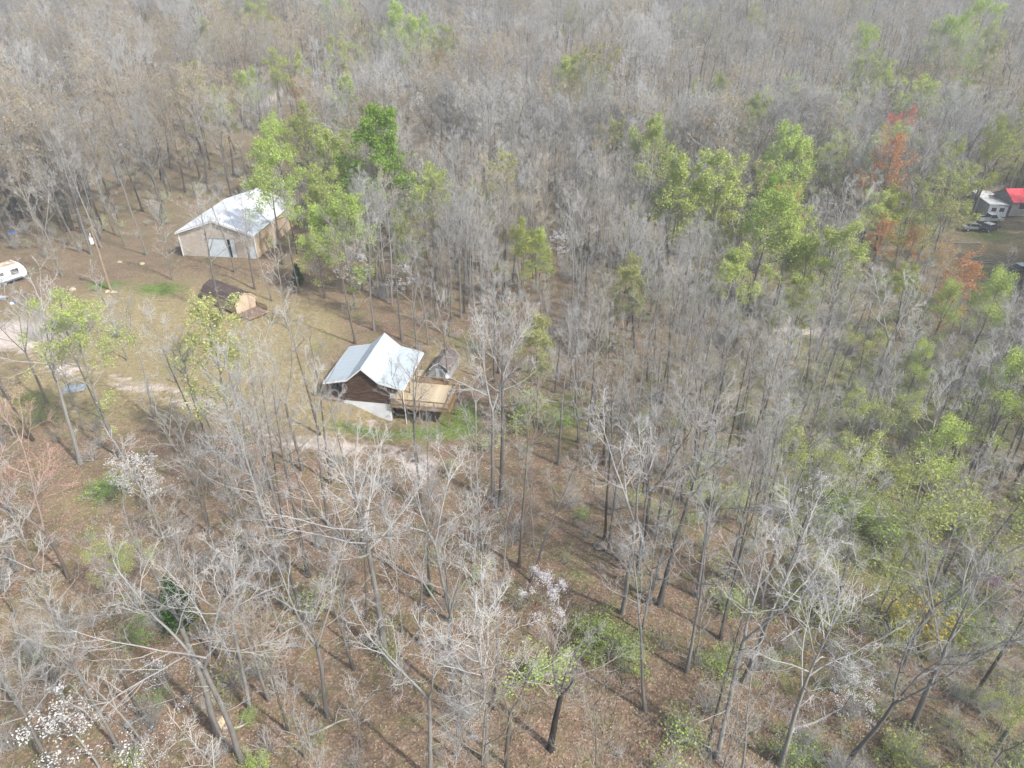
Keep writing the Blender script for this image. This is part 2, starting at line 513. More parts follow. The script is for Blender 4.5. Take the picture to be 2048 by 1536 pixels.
# roof sheets
for s in (-1, 1):
    lay_panels(cab, 'roof_panel', 0.0, 6.98, s * 1.87, -1.66, 0.0, 8.8, 10, M_metal)
    lay_panels(cab, 'roof_panel', s * 1.85, 5.32, s * 2.92, -0.67, 0.0, 8.8, 10, M_metal)
MB().prism([(-.16, 6.87), (0, 7.035), (.16, 6.87), (.13, 6.86), (0, 6.99), (-.13, 6.86)], 'y', -.02, 8.82).build('ridge_cap', M_metal, cab)
for yy, nm in ((-.035, 'fascia'), (8.81, 'fascia')):
    for s in (-1, 1):
        MB().prism([(0, 6.99), (s * 1.86, 5.33), (s * 4.78, 4.66), (s * 4.78, 4.50), (s * 1.86, 5.14), (0, 6.80)], 'y', yy, yy + .03).build(nm, M_trimwhite, cab)
for s in (-1, 1):
    MB().box(s * 4.80 - .02, s * 4.80 + .02, 0.0, 8.8, 4.50, 4.635).build('eave_board', M_trimwhite, cab)
    # rafters under the lean-to roofs
    for k in range(6):
        y = .25 + k * 1.66
        MB().prism([(s * 2.75, 4.86), (s * 4.72, 4.42), (s * 4.72, 4.55), (s * 2.75, 4.99)], 'y', y, y + .06).build('rafter', M_rail, cab)
# porch on the near-left side: floor, posts, rail
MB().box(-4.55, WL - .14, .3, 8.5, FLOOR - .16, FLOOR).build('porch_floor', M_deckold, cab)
for y in (.4, 3.0, 5.7, 8.35):
    MB().box(-4.5, -4.36, y, y + .14, FLOOR, 4.52).build('porch_post', M_logdark, cab)
    MB().box(4.42, 4.56, y, y + .14, FLOOR + .02, 4.52).build('porch_post', M_rail, cab)
MB().box(-4.47, -4.39, .54, 8.35, FLOOR + .85, FLOOR + .93).build('porch_rail', M_logdark, cab)
# white foundation: front wall; side wall's grey colours in the shade under the deck
MB().prism([(WL - .1, FLOOR - .02), (WL - .1, 1.2), (WR + .15, -.6), (WR + .15, FLOOR - .02)], 'y', WF - .02, WF + .2).build('foundation_wall', M_block, cab)
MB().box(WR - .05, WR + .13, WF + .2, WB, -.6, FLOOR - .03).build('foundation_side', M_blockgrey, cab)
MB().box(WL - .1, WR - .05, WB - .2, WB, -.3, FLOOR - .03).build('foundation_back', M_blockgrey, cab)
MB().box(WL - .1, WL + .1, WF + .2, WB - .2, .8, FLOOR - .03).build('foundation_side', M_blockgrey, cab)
bd = MB().box(WR + .13, WR + .17, 1.2, 2.15, -.1, 1.95).build('basement_door', M_dark, cab)
MB().box(WR + .17, WR + .2, 2.0, 2.06, .9, 1.0).build('door_handle', M_steel, bd)
MB().box(WR + .13, WR + .17, 3.2, 4.3, .8, 1.6).build('basement_window', M_glass, cab)
# door and window opening on the deck side
dr = MB().box(WR + .10, WR + .16, 3.4, 4.35, FLOOR, FLOOR + 2.05).build('door', M_rail, cab)
MB().box(WR + .16, WR + .19, 4.2, 4.26, FLOOR + 1, FLOOR + 1.1).build('door_handle', M_steel, dr)
for y in (1.2, 5.6):
    w = MB().box(WR + .11, WR + .15, y, y + 1.1, FLOOR + .9, FLOOR + 2.0).build('window', M_glass, cab)
    fr = MB()
    for a in (y - .08, y + 1.1): fr.box(WR + .1, WR + .18, a, a + .08, FLOOR + .82, FLOOR + 2.08)
    for a in (FLOOR + .82, FLOOR + 2.0): fr.box(WR + .1, WR + .18, y, y + 1.1, a, a + .08)
    fr.build('window_frame', M_rail, w)
# downspout at the deck-side front corner
MB().tube([(4.72, -.02, 4.5), (4.70, .02, 3.9), (4.78, -.04, 2.4), (4.86, -.06, .05)], .05, 8).build('downspout', M_trimwhite, cab)

# ------------------------------------------------------------------ the deck (built on to the cabin)
DX0, DX1, DY0, DY1 = 2.98, 10.0, 0.05, 5.45
deck = empty('timber_deck', (CX, CYY, 0), CAB_A)
tag(deck, 'raised weathered timber deck with railing on tall posts beside the log cabin', 'deck')
npl = 38; pw = (DY1 - DY0) / npl
pme = MB().box(DX0, DX1, 0.004, pw - .012, 0, .035).mesh('plank', M_deck)
for k in range(npl):
    link('plank', pme, deck, (random.uniform(-.012, .012), DY0 + k * pw, FLOOR - .035 + random.uniform(-.003, .003)))
pme2 = MB().box(DX0, 4.72, 0.004, pw - .012, 0, .035).mesh('plank', M_deck)
for k in range(21):
    link('plank', pme2, deck, (0, DY1 + .01 + k * pw, FLOOR - .035 + random.uniform(-.003, .003)))
for x in np.arange(DX0 + .1, DX1, .61):
    MB().box(x, x + .045, DY0 + .05, DY1 - .05, FLOOR - .24, FLOOR - .041).build('joist', M_rail, deck)
MB().box(DX0, DX1 + .04, DY0 - .05, DY0 - .008, FLOOR - .26, FLOOR - .04).build('rim_board', M_rail, deck)
MB().box(DX0, DX1 + .04, DY1 + .004, DY1 + .045, FLOOR - .26, FLOOR - .04).build('rim_board', M_rail, deck)
MB().box(DX1 + .002, DX1 + .045, DY0, DY1, FLOOR - .26, FLOOR - .04).build('rim_board', M_rail, deck)
MB().box(DX0, DX1, DY0 + .3, DY0 + .44, FLOOR - .44, FLOOR - .25).build('beam', M_rail, deck)
MB().box(DX0, DX1, DY1 - .8, DY1 - .66, FLOOR - .44, FLOOR - .25).build('beam', M_rail, deck)
ca_, sa_ = math.cos(CAB_A), math.sin(CAB_A)
def cabin_ground(x, y):
    return gzf(CX + x * ca_ - y * sa_, CYY + x * sa_ + y * ca_)
for x in (6.4, DX1 - .1):
    for y in (DY0 - .02, 2.7, DY1 - .12):
        g = cabin_ground(x, y)
        MB().box(x, x + .13, y, y + .13, g - .3, FLOOR - .27).build('post', M_rail, deck)
RT = FLOOR + .98
def rail_run(p, q, n_post, outward):
    p = Vector((*p, 0)); q = Vector((*q, 0)); d = (q - p); Ln = d.length; d.normalize()
    def bx(a, b, half, z0, z1, name):
        c = []
        s = Vector((-d.y, d.x, 0)) * half
        A, B = p + d * a, p + d * b
        for zz in (z0, z1):
            for w in (A - s, B - s, B + s, A + s):
                c.append((w.x, w.y, zz))
        return MB().quadbox(c).build(name, M_rail, deck)
    bx(0, Ln, .075, RT - .035, RT, 'rail_cap')
    bx(.02, Ln - .02, .02, RT - .13, RT - .037, 'top_rail')
    bx(.02, Ln - .02, .02, FLOOR + .09, FLOOR + .17, 'bottom_rail')
    for k in range(n_post):
        a = .05 + (Ln - .1) * k / (n_post - 1)
        bx(a - .045, a + .045, .05, FLOOR - .25, RT - .037, 'rail_post')
    bme = None
    nb = int(Ln / .145)
    for k in range(1, nb):
        a = Ln * k / nb
        if bme is None:
            bme = MB().box(-.019, .019, -.019, .019, 0, RT - .06 - FLOOR - .06).mesh('baluster', M_rail)
        s = Vector((-d.y, d.x, 0)) * .041 * outward
        w = p + d * a + s
        link('baluster', bme, deck, (w.x, w.y, FLOOR + .06), (0, 0, math.atan2(d.y, d.x)))
rail_run((DX0 + .05, DY0 + .02), (DX1 - .03, DY0 + .02), 5, -1)
rail_run((DX1 - .03, DY0 + .1), (DX1 - .03, DY1 - .1), 4, -1)
rail_run((DX1 - .03, DY1 - .03), (4.75, DY1 - .03), 4, -1)

def cabin_pt(x, y, z=0.0):
    return (CX + x * ca_ - y * sa_, CYY + x * sa_ + y * ca_, z)
# a white panel standing on the porch end of the deck, a satellite dish behind the far rail, a bench-like chair
wp = empty('leaning_panel', cabin_pt(3.35, .32, FLOOR), CAB_A)
tag(wp, 'white upright door panel leaning on the porch end of the deck rail', 'panel')
MB().prism([(.0, 0), (.05, 0), (-.10, 1.55), (-.15, 1.55)], 'x', -.27, .27).build('sheet', M_trimwhite, wp)
MB().prism([(-.045, .45), (-.02, .45), (-.115, 1.35), (-.14, 1.35)], 'x', -.18, .18).build('inset', M_greydoor, wp)

dish = empty('satellite_dish', cabin_pt(8.6, DY1 + .25, cabin_ground(8.6, DY1 + .25)), R(-20))
tag(dish, 'small grey satellite dish on a pole at the far deck rail', 'satellite dish')
hh = FLOOR + 1.15 - cabin_ground(8.6, DY1 + .25)
MB().tube([(0, 0, 0), (0, 0, hh)], .035, 8).build('mast', M_steel, dish)
b = MB()
ax = Vector((.45, -.75, .5)).normalized(); u = ax.orthogonal().normalized(); w = ax.cross(u)
rings = [(0.02, 0), (.16, .02), (.28, .06), (.38, .115)]
for r_, d_ in rings:
    for k in range(16):
        a = 2 * math.pi * k / 16
        p = Vector((0, 0, hh + .05)) + ax * d_ + (u * math.cos(a) + w * math.sin(a)) * r_
        b.v.append(tuple(p))
for i in range(3):
    for k in range(16):
        b.f.append((i * 16 + k, i * 16 + (k + 1) % 16, (i + 1) * 16 + (k + 1) % 16, (i + 1) * 16 + k))
b.f.append(tuple(range(15, -1, -1)))
b.build('reflector', M_steel, dish, smooth=True)
MB().tube([Vector((0, 0, hh - .25)), Vector((0, 0, hh - .2)) + ax * .45], .015, 6).build('feed_arm', M_steel, dish)

pc = empty('deck_planter', cabin_pt(9.3, 3.3, FLOOR), 0)
tag(pc, 'small round white pot standing on the deck by its end rail', 'pot')
MB().tube([(0, 0, 0), (0, 0, .22), (0, 0, .24)], [.13, .19, .21], 12).build('bowl', M_trimwhite, pc)
MB().tube([(0, 0, .2), (0, 0, .255)], [.17, .15], 10).build('soil', M_shingle, pc)

# ------------------------------------------------------------------ gambrel sheds
def gambrel(parent, Lg, half, wall, brk, top, m_wall, m_front, m_roof, m_trim, base=0.25, sheets=True):
    """ridge along local y from 0 (front) to Lg"""
    bx_ = half * .62
    prof = [(-half, base), (half, base), (half, wall), (bx_, brk), (0, top), (-bx_, brk), (-half, wall)]
    MB().prism([(x * .985, z - (.05 if z > base else 0)) for x, z in prof], 'y', .06, Lg - .06).build('side_wall', m_wall, parent)
    for y0, y1 in ((0.0, .055), (Lg - .055, Lg)):
        MB().prism([(x * .98, z - (.06 if z > base else 0)) for x, z in prof], 'y', y0, y1).build('end_wall', m_front, parent)
    ov, th = .1, .05
    out = [(half + .08, wall - .1), (bx_ + .03, brk + .02), (0, top + .03)]
    for s in (-1, 1):
        for (x0, z0), (x1, z1) in ((out[1], out[0]), (out[2], out[1])):
            nrm = Vector((z0 - z1, x1 - x0)).normalized() * th
            MB().prism([(s * x0, z0), (s * x1, z1), (s * (x1 + nrm.x), z1 + nrm.y), (s * (x0 + nrm.x), z0 + nrm.y)], 'y', -ov, Lg + ov).build('roof_slope', m_roof, parent)
            # rake trim on both ends
            for y0, y1 in ((-ov - .028, -ov - .003), (Lg + ov + .003, Lg + ov + .028)):
                MB().prism([(s * x0, z0 - .1), (s * x1, z1 - .1), (s * (x1 + nrm.x), z1 + nrm.y), (s * (x0 + nrm.x), z0 + nrm.y)], 'y', y0, y1).build('rake_trim', m_trim, parent)
    for x in (-half * .8, 0, half * .8):
        MB().box(x - .1, x + .1, .2, Lg - .2, 0.0, base - .002).build('skid', M_logdark, parent)

# shed with the porch: front faces lower right; local -y is out of the front
sx, sy = -38.35, 95.12
SH_A = R(53.7)
shed = empty('gambrel_shed', (sx, sy, gzf(sx, sy)), SH_A)
tag(shed, 'long brown-roofed gambrel shed with bare chipboard end and small porch', 'shed')
gambrel(shed, 8.2, 1.7, 1.95, 2.6, 3.05, M_osb, M_osbpale, M_shingle, M_osbpale, base=.4)
# chipboard sheets' battens on the front, porch floor, posts, picket rail
for x in (-.57, .57):
    MB().box(x - .012, x + .012, -.012, -.002, .42, 2.45).build('joint_strip', M_osb, shed)
me_p = MB().box(-1.7, 1.7, 0.004, .16, 0, .04).mesh('porch_plank', M_deckold)
for k in range(16):
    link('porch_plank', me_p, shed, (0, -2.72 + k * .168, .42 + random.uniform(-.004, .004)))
for x in (-1.68, 1.64):
    MB().box(x, x + .045, -2.7, -.03, .25, .415).build('porch_joist', M_rail, shed)
MB().box(-1.7, 1.7, -2.76, -2.722, .24, .44).build('porch_joist', M_rail, shed)
for x, y, t in ((-1.62, -2.62, 1.35), (1.55, -2.62, 1.3), (1.55, -.2, 1.35), (-1.62, -.2, .4)):
    MB().box(x, x + .09, y, y + .09, -.1, t).build('porch_post', M_rail, shed)
MB().box(1.57, 1.63, -2.5, -.15, 1.2, 1.28).build('porch_rail', M_rail, shed)
MB().box(1.57, 1.63, -2.5, -.15, .62, .68).build('porch_rail', M_rail, shed)
for k in range(10):
    y = -2.35 + k * .23
    MB().box(1.631, 1.66, y, y + .09, .5, 1.3).build('picket', M_rail, shed)

# small shed behind the deck
px_, py_ = ground_at(880, 762)
sh2 = empty('garden_shed', (px_, py_, gzf(px_, py_)), R(-14))
tag(sh2, 'small gambrel shed with worn brown shingle roof just behind the deck', 'shed')
gambrel(sh2, 4.2, 1.25, 1.6, 2.1, 2.6, M_blockgrey, M_blockgrey, M_shingle2, M_trimwhite, base=.2)
d2 = MB().box(-.5, .5, -.04, -.004, .22, 1.75).build('door', M_greydoor, sh2)
MB().box(.35, .42, -.07, -.041, .95, 1.1).build('door_handle', M_steel, d2)

# ------------------------------------------------------------------ the barn
bgx, bgy = -48.7, 114.3
barn = empty('metal_roofed_barn', (bgx, bgy, gzf(bgx, bgy) - .15), R(-6.5))
tag(barn, 'large chipboard barn with shiny metal roof and grey sliding doors', 'barn')
HW, BL, EV, RG = 6.55, 17.4, 4.2, 6.4
def bz(x): return RG - abs(x) * (RG - EV) / HW
for s in (-1, 1):
    lay_panels(barn, 'roof_panel', 0.0, RG + .06, s * (HW + .3), -(RG - EV) * (HW + .3) / HW, -.35, BL + .35, 19, M_barnmetal)
MB().prism([(-.2, RG + .0), (0, RG + .10), (.2, RG + .0), (.2, RG + .03), (0, RG + .13), (-.2, RG + .03)], 'y', -.37, BL + .37).build('ridge_cap', M_barnmetal, barn)
# inner shell keeps it light-tight, chipboard sheets stand proud of it
MB().prism([(-HW + .1, 0), (HW - .1, 0), (HW - .1, bz(HW - .1) - .15), (0, RG - .15), (-HW + .1, bz(HW - .1) - .15)], 'y', .1, BL - .1).build('inner_wall', M_dark, barn)
def sheets_end(y0, y1, skip=()):
    xs = np.linspace(-HW, HW, 12)
    for i in range(11):
        a, c = xs[i] + .008, xs[i + 1] - .008
        for j, (z0, z1) in enumerate(((0, 2.44), (2.45, 99))):
            if (i, j) in skip: continue
            t0, t1 = min(z1, bz(a) - .12), min(z1, bz(c) - .12)
            pl = [(a, z0), (c, z0), (c, t1)] + ([(0, RG - .12)] if a < 0 < c and z1 > 50 else []) + [(a, t0)]
            yj = random.uniform(-.004, .004)
            MB().prism(pl, 'y', y0 + yj, y1 + yj).build('wall_sheet', M_osbshade, barn)
sheets_end(.07, .09); sheets_end(BL - .09, BL - .07)
for s in (-1, 1):
    me_s = [MB().box(-.011, .011, 0.006, BL / 14 - .006, 0, 2.44).mesh('wall_sheet', M_osb), MB().box(-.011, .011, 0.006, BL / 14 - .006, 2.452, EV - .05).mesh('wall_sheet', M_osb)]
    for k in range(14):
        for q in me_s:
            link('wall_sheet', q, barn, (s * (HW - .08) + random.uniform(-.004, .004), k * BL / 14, 0))
for x in (-HW, HW - .1):
    for y in (0.0, BL - .1):
        MB().box(x - .02, x + .12, y - .02, y + .12, 0, EV - .12).build('corner_trim', M_trimwhite, barn)
for s in (-1, 1):
    MB().prism([(0, RG - .02), (s * (HW + .28), bz(HW + .28) - .02), (s * (HW + .28), bz(HW + .28) - .24), (0, RG - .26)], 'y', -.38, -.352).build('fascia', M_trimwhite, barn)
# big sliding doors: one leaf shut, a dark slab painting the shaded slit, a second narrower leaf; a small side door
dl = MB()
dl.box(-1.75, 1.75, -.06, -.02, .08, 3.25)
d_a = dl.build('sliding_door', M_greydoor, barn)
for x in (-1.1, -.45, .2, .85, 1.45):
    MB().box(x, x + .05, -.075, -.061, .1, 3.23).build('door_rib', M_greydoor, d_a)
MB().box(1.78, 2.25, -.03, -.005, .05, 3.2).build('gap_shade', M_dark, barn)
d_b = MB().box(2.28, 2.95, -.06, -.02, .08, 3.2).build('sliding_door', M_greydoor, barn)
MB().box(2.6, 2.65, -.075, -.061, .1, 3.18).build('door_rib', M_greydoor, d_b)
MB().box(-1.9, 3.1, -.11, -.065, 3.26, 3.4).build('door_track', M_steel, barn)
d_c = MB().box(5.35, 6.3, -.05, -.01, .05, 2.1).build('side_door', M_greydoor, barn)
MB().box(6.12, 6.18, -.08, -.051, 1.0, 1.1).build('door_handle', M_steel, d_c)

# ------------------------------------------------------------------ camper at the edge of the yard
rv_c = Vector((-76.8, 107.0, 0)); rv_a = math.atan2(.85, .53)
rv = empty('camper_trailer', (rv_c.x, rv_c.y, gzf(rv_c.x, rv_c.y)), rv_a)
tag(rv, 'white camper trailer with rust-stained tan roof cut by the photo edge', 'camper')
# local x forward (nose at 0), body back to -7.2; local y: 0 is the side towards the yard, 2.4 the far side (left of travel)
M_rvroof = mat('stained_rubber_roof', (.36, .27, .18), (.60, .52, .42), 1.1, .9, c3=(.48, .37, .25))
prof = [(-7.2, .55), (-.9, .55), (-.05, .75), (.12, 1.25), (-.1, 2.2), (-.55, 2.92), (-7.1, 2.92), (-7.2, 2.6)]
MB().prism(prof, 'y', 0, 2.4).build('body', M_white, rv)
MB().box(-6.95, -.75, .14, 2.26, 2.921, 2.965).build('roof', M_rvroof, rv)
for x in (-1.9, -4.6):
    v_ = MB().box(x, x + .4, 1.0, 1.4, 2.966, 3.06).build('roof_vent', M_white, rv)
for x0, x1, z0, z1 in ((-2.15, -1.0, 1.45, 2.25), (-3.75, -3.2, 1.75, 2.2), (-5.9, -4.8, 1.45, 2.25)):
    w = MB().box(x0, x1, -.02, -.004, z0, z1).build('window', M_glass, rv)
    MB().box(x0, x1, -.035, -.021, z0 + .18, z0 + .22).build('window_bar', M_white, w)
M_gr = mat('dark_blue_stripe', (.10, .12, .16), (.16, .19, .24), 2, .5)
for z0, zz in ((.95, 1.15), (1.15, 1.32)):
    pts = [(-6.8, z0 + .05), (-4.5, z0), (-2.6, zz + .06), (-.9, zz - .02), (-.9, zz + .03), (-2.6, zz + .13), (-4.5, z0 + .08), (-6.8, z0 + .12)]
    MB().prism(pts, 'y', -.008, -.002).build('stripe', M_gr, rv)
MB().box(-7.0, -.7, -.012, -.003, .56, .82).build('skirt_panel', M_gr, rv)
MB().box(-6.9, -.6, .5, 1.9, .38, .548).build('chassis', M_dark, rv)
for x in (-3.4, -4.25):
    for y in (.08, 2.1):
        w = MB().tube([(x, y, .36), (x, y + .22, .36)], .36, 16).build('wheel', M_rubber, rv)
        MB().tube([(x, y - .01, .36), (x, y + .23, .36)], .2, 12).build('rim', M_steel, w)
MB().tube([(-.3, .9, .5), (1.2, 1.2, .5)], .04, 6).build('drawbar', M_dark, rv)
MB().tube([(-.3, 1.5, .5), (1.2, 1.2, .5)], .04, 6).build('drawbar', M_dark, rv)
MB().tube([(1.1, 1.2, .55), (1.1, 1.2, 0)], .035, 6).build('jack', M_steel, rv)
b_ = MB().box(-7.4, -7.21, .2, 2.2, .45, .6).build('bumper', M_dark, rv)

# ------------------------------------------------------------------ utility pole
ux, uy = ground_at(221, 580)
pole = empty('utility_pole', (ux, uy, gzf(ux, uy)))
tag(pole, 'tall wooden utility pole with white transformer standing on the lawn', 'utility pole')
MB().tube([(0, 0, -.3), (0, 0, 4), (0, 0, 10.0)], [.21, .18, .14], 12).build('shaft', M_pole, pole)
MB().tube([(-.1, -.05, 9.75), (-.75, -.25, 9.55)], .035, 6).build('arm', M_steel, pole)
tr = MB().tube([(-.42, -.22, 7.4), (-.42, -.22, 7.45), (-.42, -.22, 8.25), (-.42, -.22, 8.32)], [.22, .26, .26, .2], 14).build('transformer', M_white, pole)
for dx in (-.1, .1):
    MB().tube([(-.42 + dx, -.22, 8.321), (-.42 + dx, -.22, 8.55), (-.42 + dx, -.22, 8.62)], [.04, .055, .025], 8).build('insulator', M_white, tr)
MB().box(-.2, 0, -.2, -.1, 7.6, 7.68).build('bracket', M_steel, pole)
MB().tube([(-.28, -.3, 8.75), (-.28, -.3, 9.05)], .07, 8).build('arrester', M_white, pole)

# ------------------------------------------------------------------ small things lying about
def rock(u, v, s, label, group=None, m=M_rock):
    x, y = ground_at(u, v)
    import bmesh
    bm = bmesh.new(); bmesh.ops.create_icosphere(bm, subdivisions=2, radius=1)
    rr = random.Random(int(u * 7 + v))
    ph = [rr.uniform(0, 6) for _ in range(3)]
    for w in bm.verts:
        n = w.co.copy()
        w.co *= 1 + .22 * math.sin(3 * n.x + ph[0]) * math.cos(2.5 * n.y + ph[1]) + .12 * math.sin(6 * n.z + ph[2])
        w.co = Vector((w.co.x * s, w.co.y * s * .8, w.co.z * s * .5))
    me = bpy.data.meshes.new('rock'); bm.to_mesh(me); bm.free(); me.materials.append(m)
    o = link('rock', me, None, (x, y, gzf(x, y) + s * .18), (0, 0, rr.uniform(0, 6)))
    tag(o, label, 'rock', group)

rock(215, 584, .45, 'tan rock at the foot of the utility pole, on its near side')
rock(228, 586, .5, 'larger tan rock beside the foot of the utility pole')
rock(240, 525, .4, 'pale rock on the leafy ground uphill from the utility pole')
rock(284, 529, .5, 'flat tan rock at the lawn edge in front of the barn')
rock(146, 580, .5, 'flat pale rock in the lawn between camper and utility pole')
rock(258, 1450, .35, 'grey rock half buried under the white dogwood in the corner', m=M_blockgrey)
rock(1201, 1094, .75, 'rounded grey-brown boulder at the foot of two slim trees downhill from the deck', m=mat('boulder', (.20, .16, .13), (.33, .28, .23), 2, .95, bump=.6))
rock(440, 1447, .55, 'tan rock beside the base of the leaning forked tree')

x, y = ground_at(29, 606)
bk = empty('bucket', (x, y, gzf(x, y)), tilt=(R(80), R(10)))
tag(bk, 'blue plastic bucket lying on its side below the camper', 'bucket')
MB().tube([(0, 0, 0), (0, 0, .55)], [.22, .30], 14).build('body', M_blue, bk)
MB().tube([(0, 0, .551), (0, 0, .58)], [.31, .31], 14).build('rim', M_white, bk)
x, y = ground_at(3, 598)
tb = empty('tub', (x, y, gzf(x, y)), R(20))
tag(tb, 'grey oval tub lying in the leaves near the camper', 'tub')
b = MB()
for r_, z_ in ((.75, 0), (.95, .22), (1.0, .24), (.9, .22), (.7, .06)):
    for k in range(16):
        a = 2 * math.pi * k / 16
        b.v.append((r_ * math.cos(a), r_ * .55 * math.sin(a), z_))
for i in range(4):
    for k in range(16):
        b.f.append((i * 16 + k, i * 16 + (k + 1) % 16, (i + 1) * 16 + (k + 1) % 16, (i + 1) * 16 + k))
b.f += [tuple(range(15, -1, -1)), tuple(range(64, 80))]
b.build('shell', M_steel, tb)

def tarp(u, v, w, d, h, label, m):
    x, y = ground_at(u, v)
    o = empty('tarp', (x, y, gzf(x, y)), R(random.uniform(-30, 30)))
    tag(o, label, 'tarp')
    b = MB(); n = 9
    for j in range(n):
        for i in range(n):
            a, c = (i / (n - 1) - .5) * 2, (j / (n - 1) - .5) * 2
            z = h * max(0, (1 - a * a)) ** .5 * max(0, 1 - c * c) ** .5 + .05 + .05 * math.sin(5 * a + 3 * c)
            b.v.append((a * w / 2, c * d / 2, z))
    for j in range(n - 1):
        for i in range(n - 1):
            k = j * n + i; b.f.append((k, k + 1, k + n + 1, k + n))
    b.build('sheet', m, o)
    MB().tube([(-w / 2, -d / 2, .06), (w / 2, -d / 2, .06)], .03, 6).build('rope', M_steel, o)
tarp(21, 468, 1.8, 1.2, .5, 'bright blue tarp on the forest floor behind the camper', M_blue)
tarp(148, 779, 2.6, 1.5, .6, 'faded grey-blue tarp over a low heap under the leafing tree by the track', M_tarp)

# ------------------------------------------------------------------ neighbour's yard, far right
def house_red():
    x, y = ground_at(2054, 418)
    h = empty('red_roofed_house', (x - 1.6, y, gzf(x, y)), R(4))
    tag(h, 'small house with bright red metal roof among trees, cut by the photo edge', 'house')
    MB().box(-4.2, 4.2, -3, 3, -.5, 2.5).build('wall', M_blockgrey, h)
    for s in (-1, 1):
        pl = [(s * 3.4, 2.38), (0, 4.2), (0, 4.27), (s * 3.4, 2.45)]
        for k in range(10):
            MB().prism([(p, q + .004 * (k % 2)) for p, q in pl], 'x', -4.5 + k * .9 + .004, -4.5 + (k + 1) * .9 - .004).build('roof_panel', M_red, h)
    for s in (-1, 1):
        MB().prism([(-3, 2.5), (3, 2.5), (0, 4.12)], 'x', s * 4.15 - .05, s * 4.15 + .05).build('gable', M_blockgrey, h)
    for a in (-2.6, 1.4):
        w = MB().box(a, a + 1.1, -3.03, -3.005, .9, 2.0).build('window', M_glass, h)
        MB().box(a - .08, a + 1.18, -3.06, -3.031, .8, .89).build('sill', M_trimwhite, w)
    MB().box(-.5, .45, -3.04, -3.005, 0, 2.05).build('door', M_dark, h)
house_red()

def trailer_home():
    x, y = ground_at(1990, 436)
    h = empty('trailer_home', (x, y, gzf(x, y)), R(-8))
    tag(h, 'long trailer home with weathered grey-white roof beside the red-roofed house', 'trailer home')
    MB().box(-1.8, 1.8, 0, 9.5, .3, 2.7).build('wall', M_greydoor, h)
    for k in range(8):
        MB().prism([(-1.95, 2.7), (1.95, 2.7), (1.9, 2.8), (0, 2.95 + .006 * (k % 2)), (-1.9, 2.8)], 'y', -.1 + k * 1.21 + .006, -.1 + (k + 1) * 1.21 - .006).build('roof_panel', M_trimwhite, h)
    for a in (-1.2, .3):
        w = MB().box(a, a + .9, -.03, -.004, 1.3, 2.1).build('window', M_glass, h)
        MB().box(a - .06, a + .96, -.05, -.031, 1.2, 1.28).build('sill', M_white, w)
    MB().box(-1.7, 1.7, .1, 9.4, -.3, .298).build('skirting', M_dark, h)
trailer_home()

def car(u, v, rz, label, m_body, m_roof, pickup=False, name='parked_car', cat='car'):
    x, y = ground_at(u, v)
    c = empty(name, (x, y, gzf(x, y)), rz)
    tag(c, label, cat)
    if pickup:
        body = [(-2.6, .55), (-2.6, 1.05), (-.35, 1.05), (-.35, 1.02), (2.0, 1.08), (2.5, .95), (2.6, .55)]
        cab_ = [(-.35, 1.05), (-.25, 1.75), (.75, 1.75), (1.25, 1.08)]
    else:
        body = [(-2.2, .5), (-2.25, .9), (-1.4, 1.0), (1.0, 1.0), (2.0, .88), (2.2, .5)]
        cab_ = [(-1.5, 1.0), (-1.0, 1.48), (.35, 1.48), (1.05, 1.0)]
    MB().prism(body, 'y', -.85, .85).build('body', m_body, c)
    cb = MB().prism(cab_, 'y', -.74, .74).build('cab', M_glass, c)
    zt = max(z for _, z in cab_)
    xs_ = [q for q, z in cab_ if z == zt]
    MB().box(min(xs_) - .03, max(xs_) + .03, -.76, .76, zt + .002, zt + .05).build('roof', m_roof, cb)
    for s in (-1, 1):
        for (a, z0), (e, z1) in ((cab_[0], cab_[1]), (cab_[3], cab_[2])):
            MB().tube([(a, s * .76, z0 + .01), (e, s * .75, z1)], .04, 6).build('pillar', m_body, cb)
    if pickup:
        MB().box(-2.5, -.45, -.72, .72, 1.052, 1.07).build('bed', M_dark, c)
        for s in (-1, 1):
            MB().box(-2.58, -.37, s * .8 - .05, s * .8 + .05, 1.053, 1.3).build('bed_side', m_body, c)
    for a in (-1.4, 1.4):
        for s in (-1, 1):
            w = MB().tube([(a, s * .68, .34), (a, s * .88, .34)], .34, 16).build('wheel', M_rubber, c)
            MB().tube([(a, s * .70, .34), (a, s * .89, .34)], .19, 10).build('rim', M_steel, w)
    for s in (-1, 1):
        e = max(q for q, _ in body)
        MB().box(e - .04, e + .02, s * .62 - .15, s * .62 + .15, .68, .82).build('headlight', M_white, c)

M_carw = mat('white_car_paint', (.66, .68, .68), (.74, .75, .74), 1, .3, spec=.6)
M_cargreen = mat('pale_green_paint', (.42, .50, .44), (.54, .60, .54), 1, .4, spec=.5)
M_cardk = mat('dark_car_paint', (.03, .035, .045), (.05, .055, .07), 1, .3, spec=.6)
car(1976, 445, R(4), 'pale green and white pickup truck parked below the trailer home', M_cargreen, M_carw, True, 'pickup_truck', 'pickup truck')
car(1977, 461, R(25), 'dark car with white roof parked in front of the pale pickup', M_cardk, M_carw)
car(1946, 461, R(-5), 'grey low car half hidden by thin trees beside the dark car', M_steel, M_steel)
car(2042, 545, R(10), 'dark car with broad white roof at the photo edge below the red roof', M_cardk, M_carw)

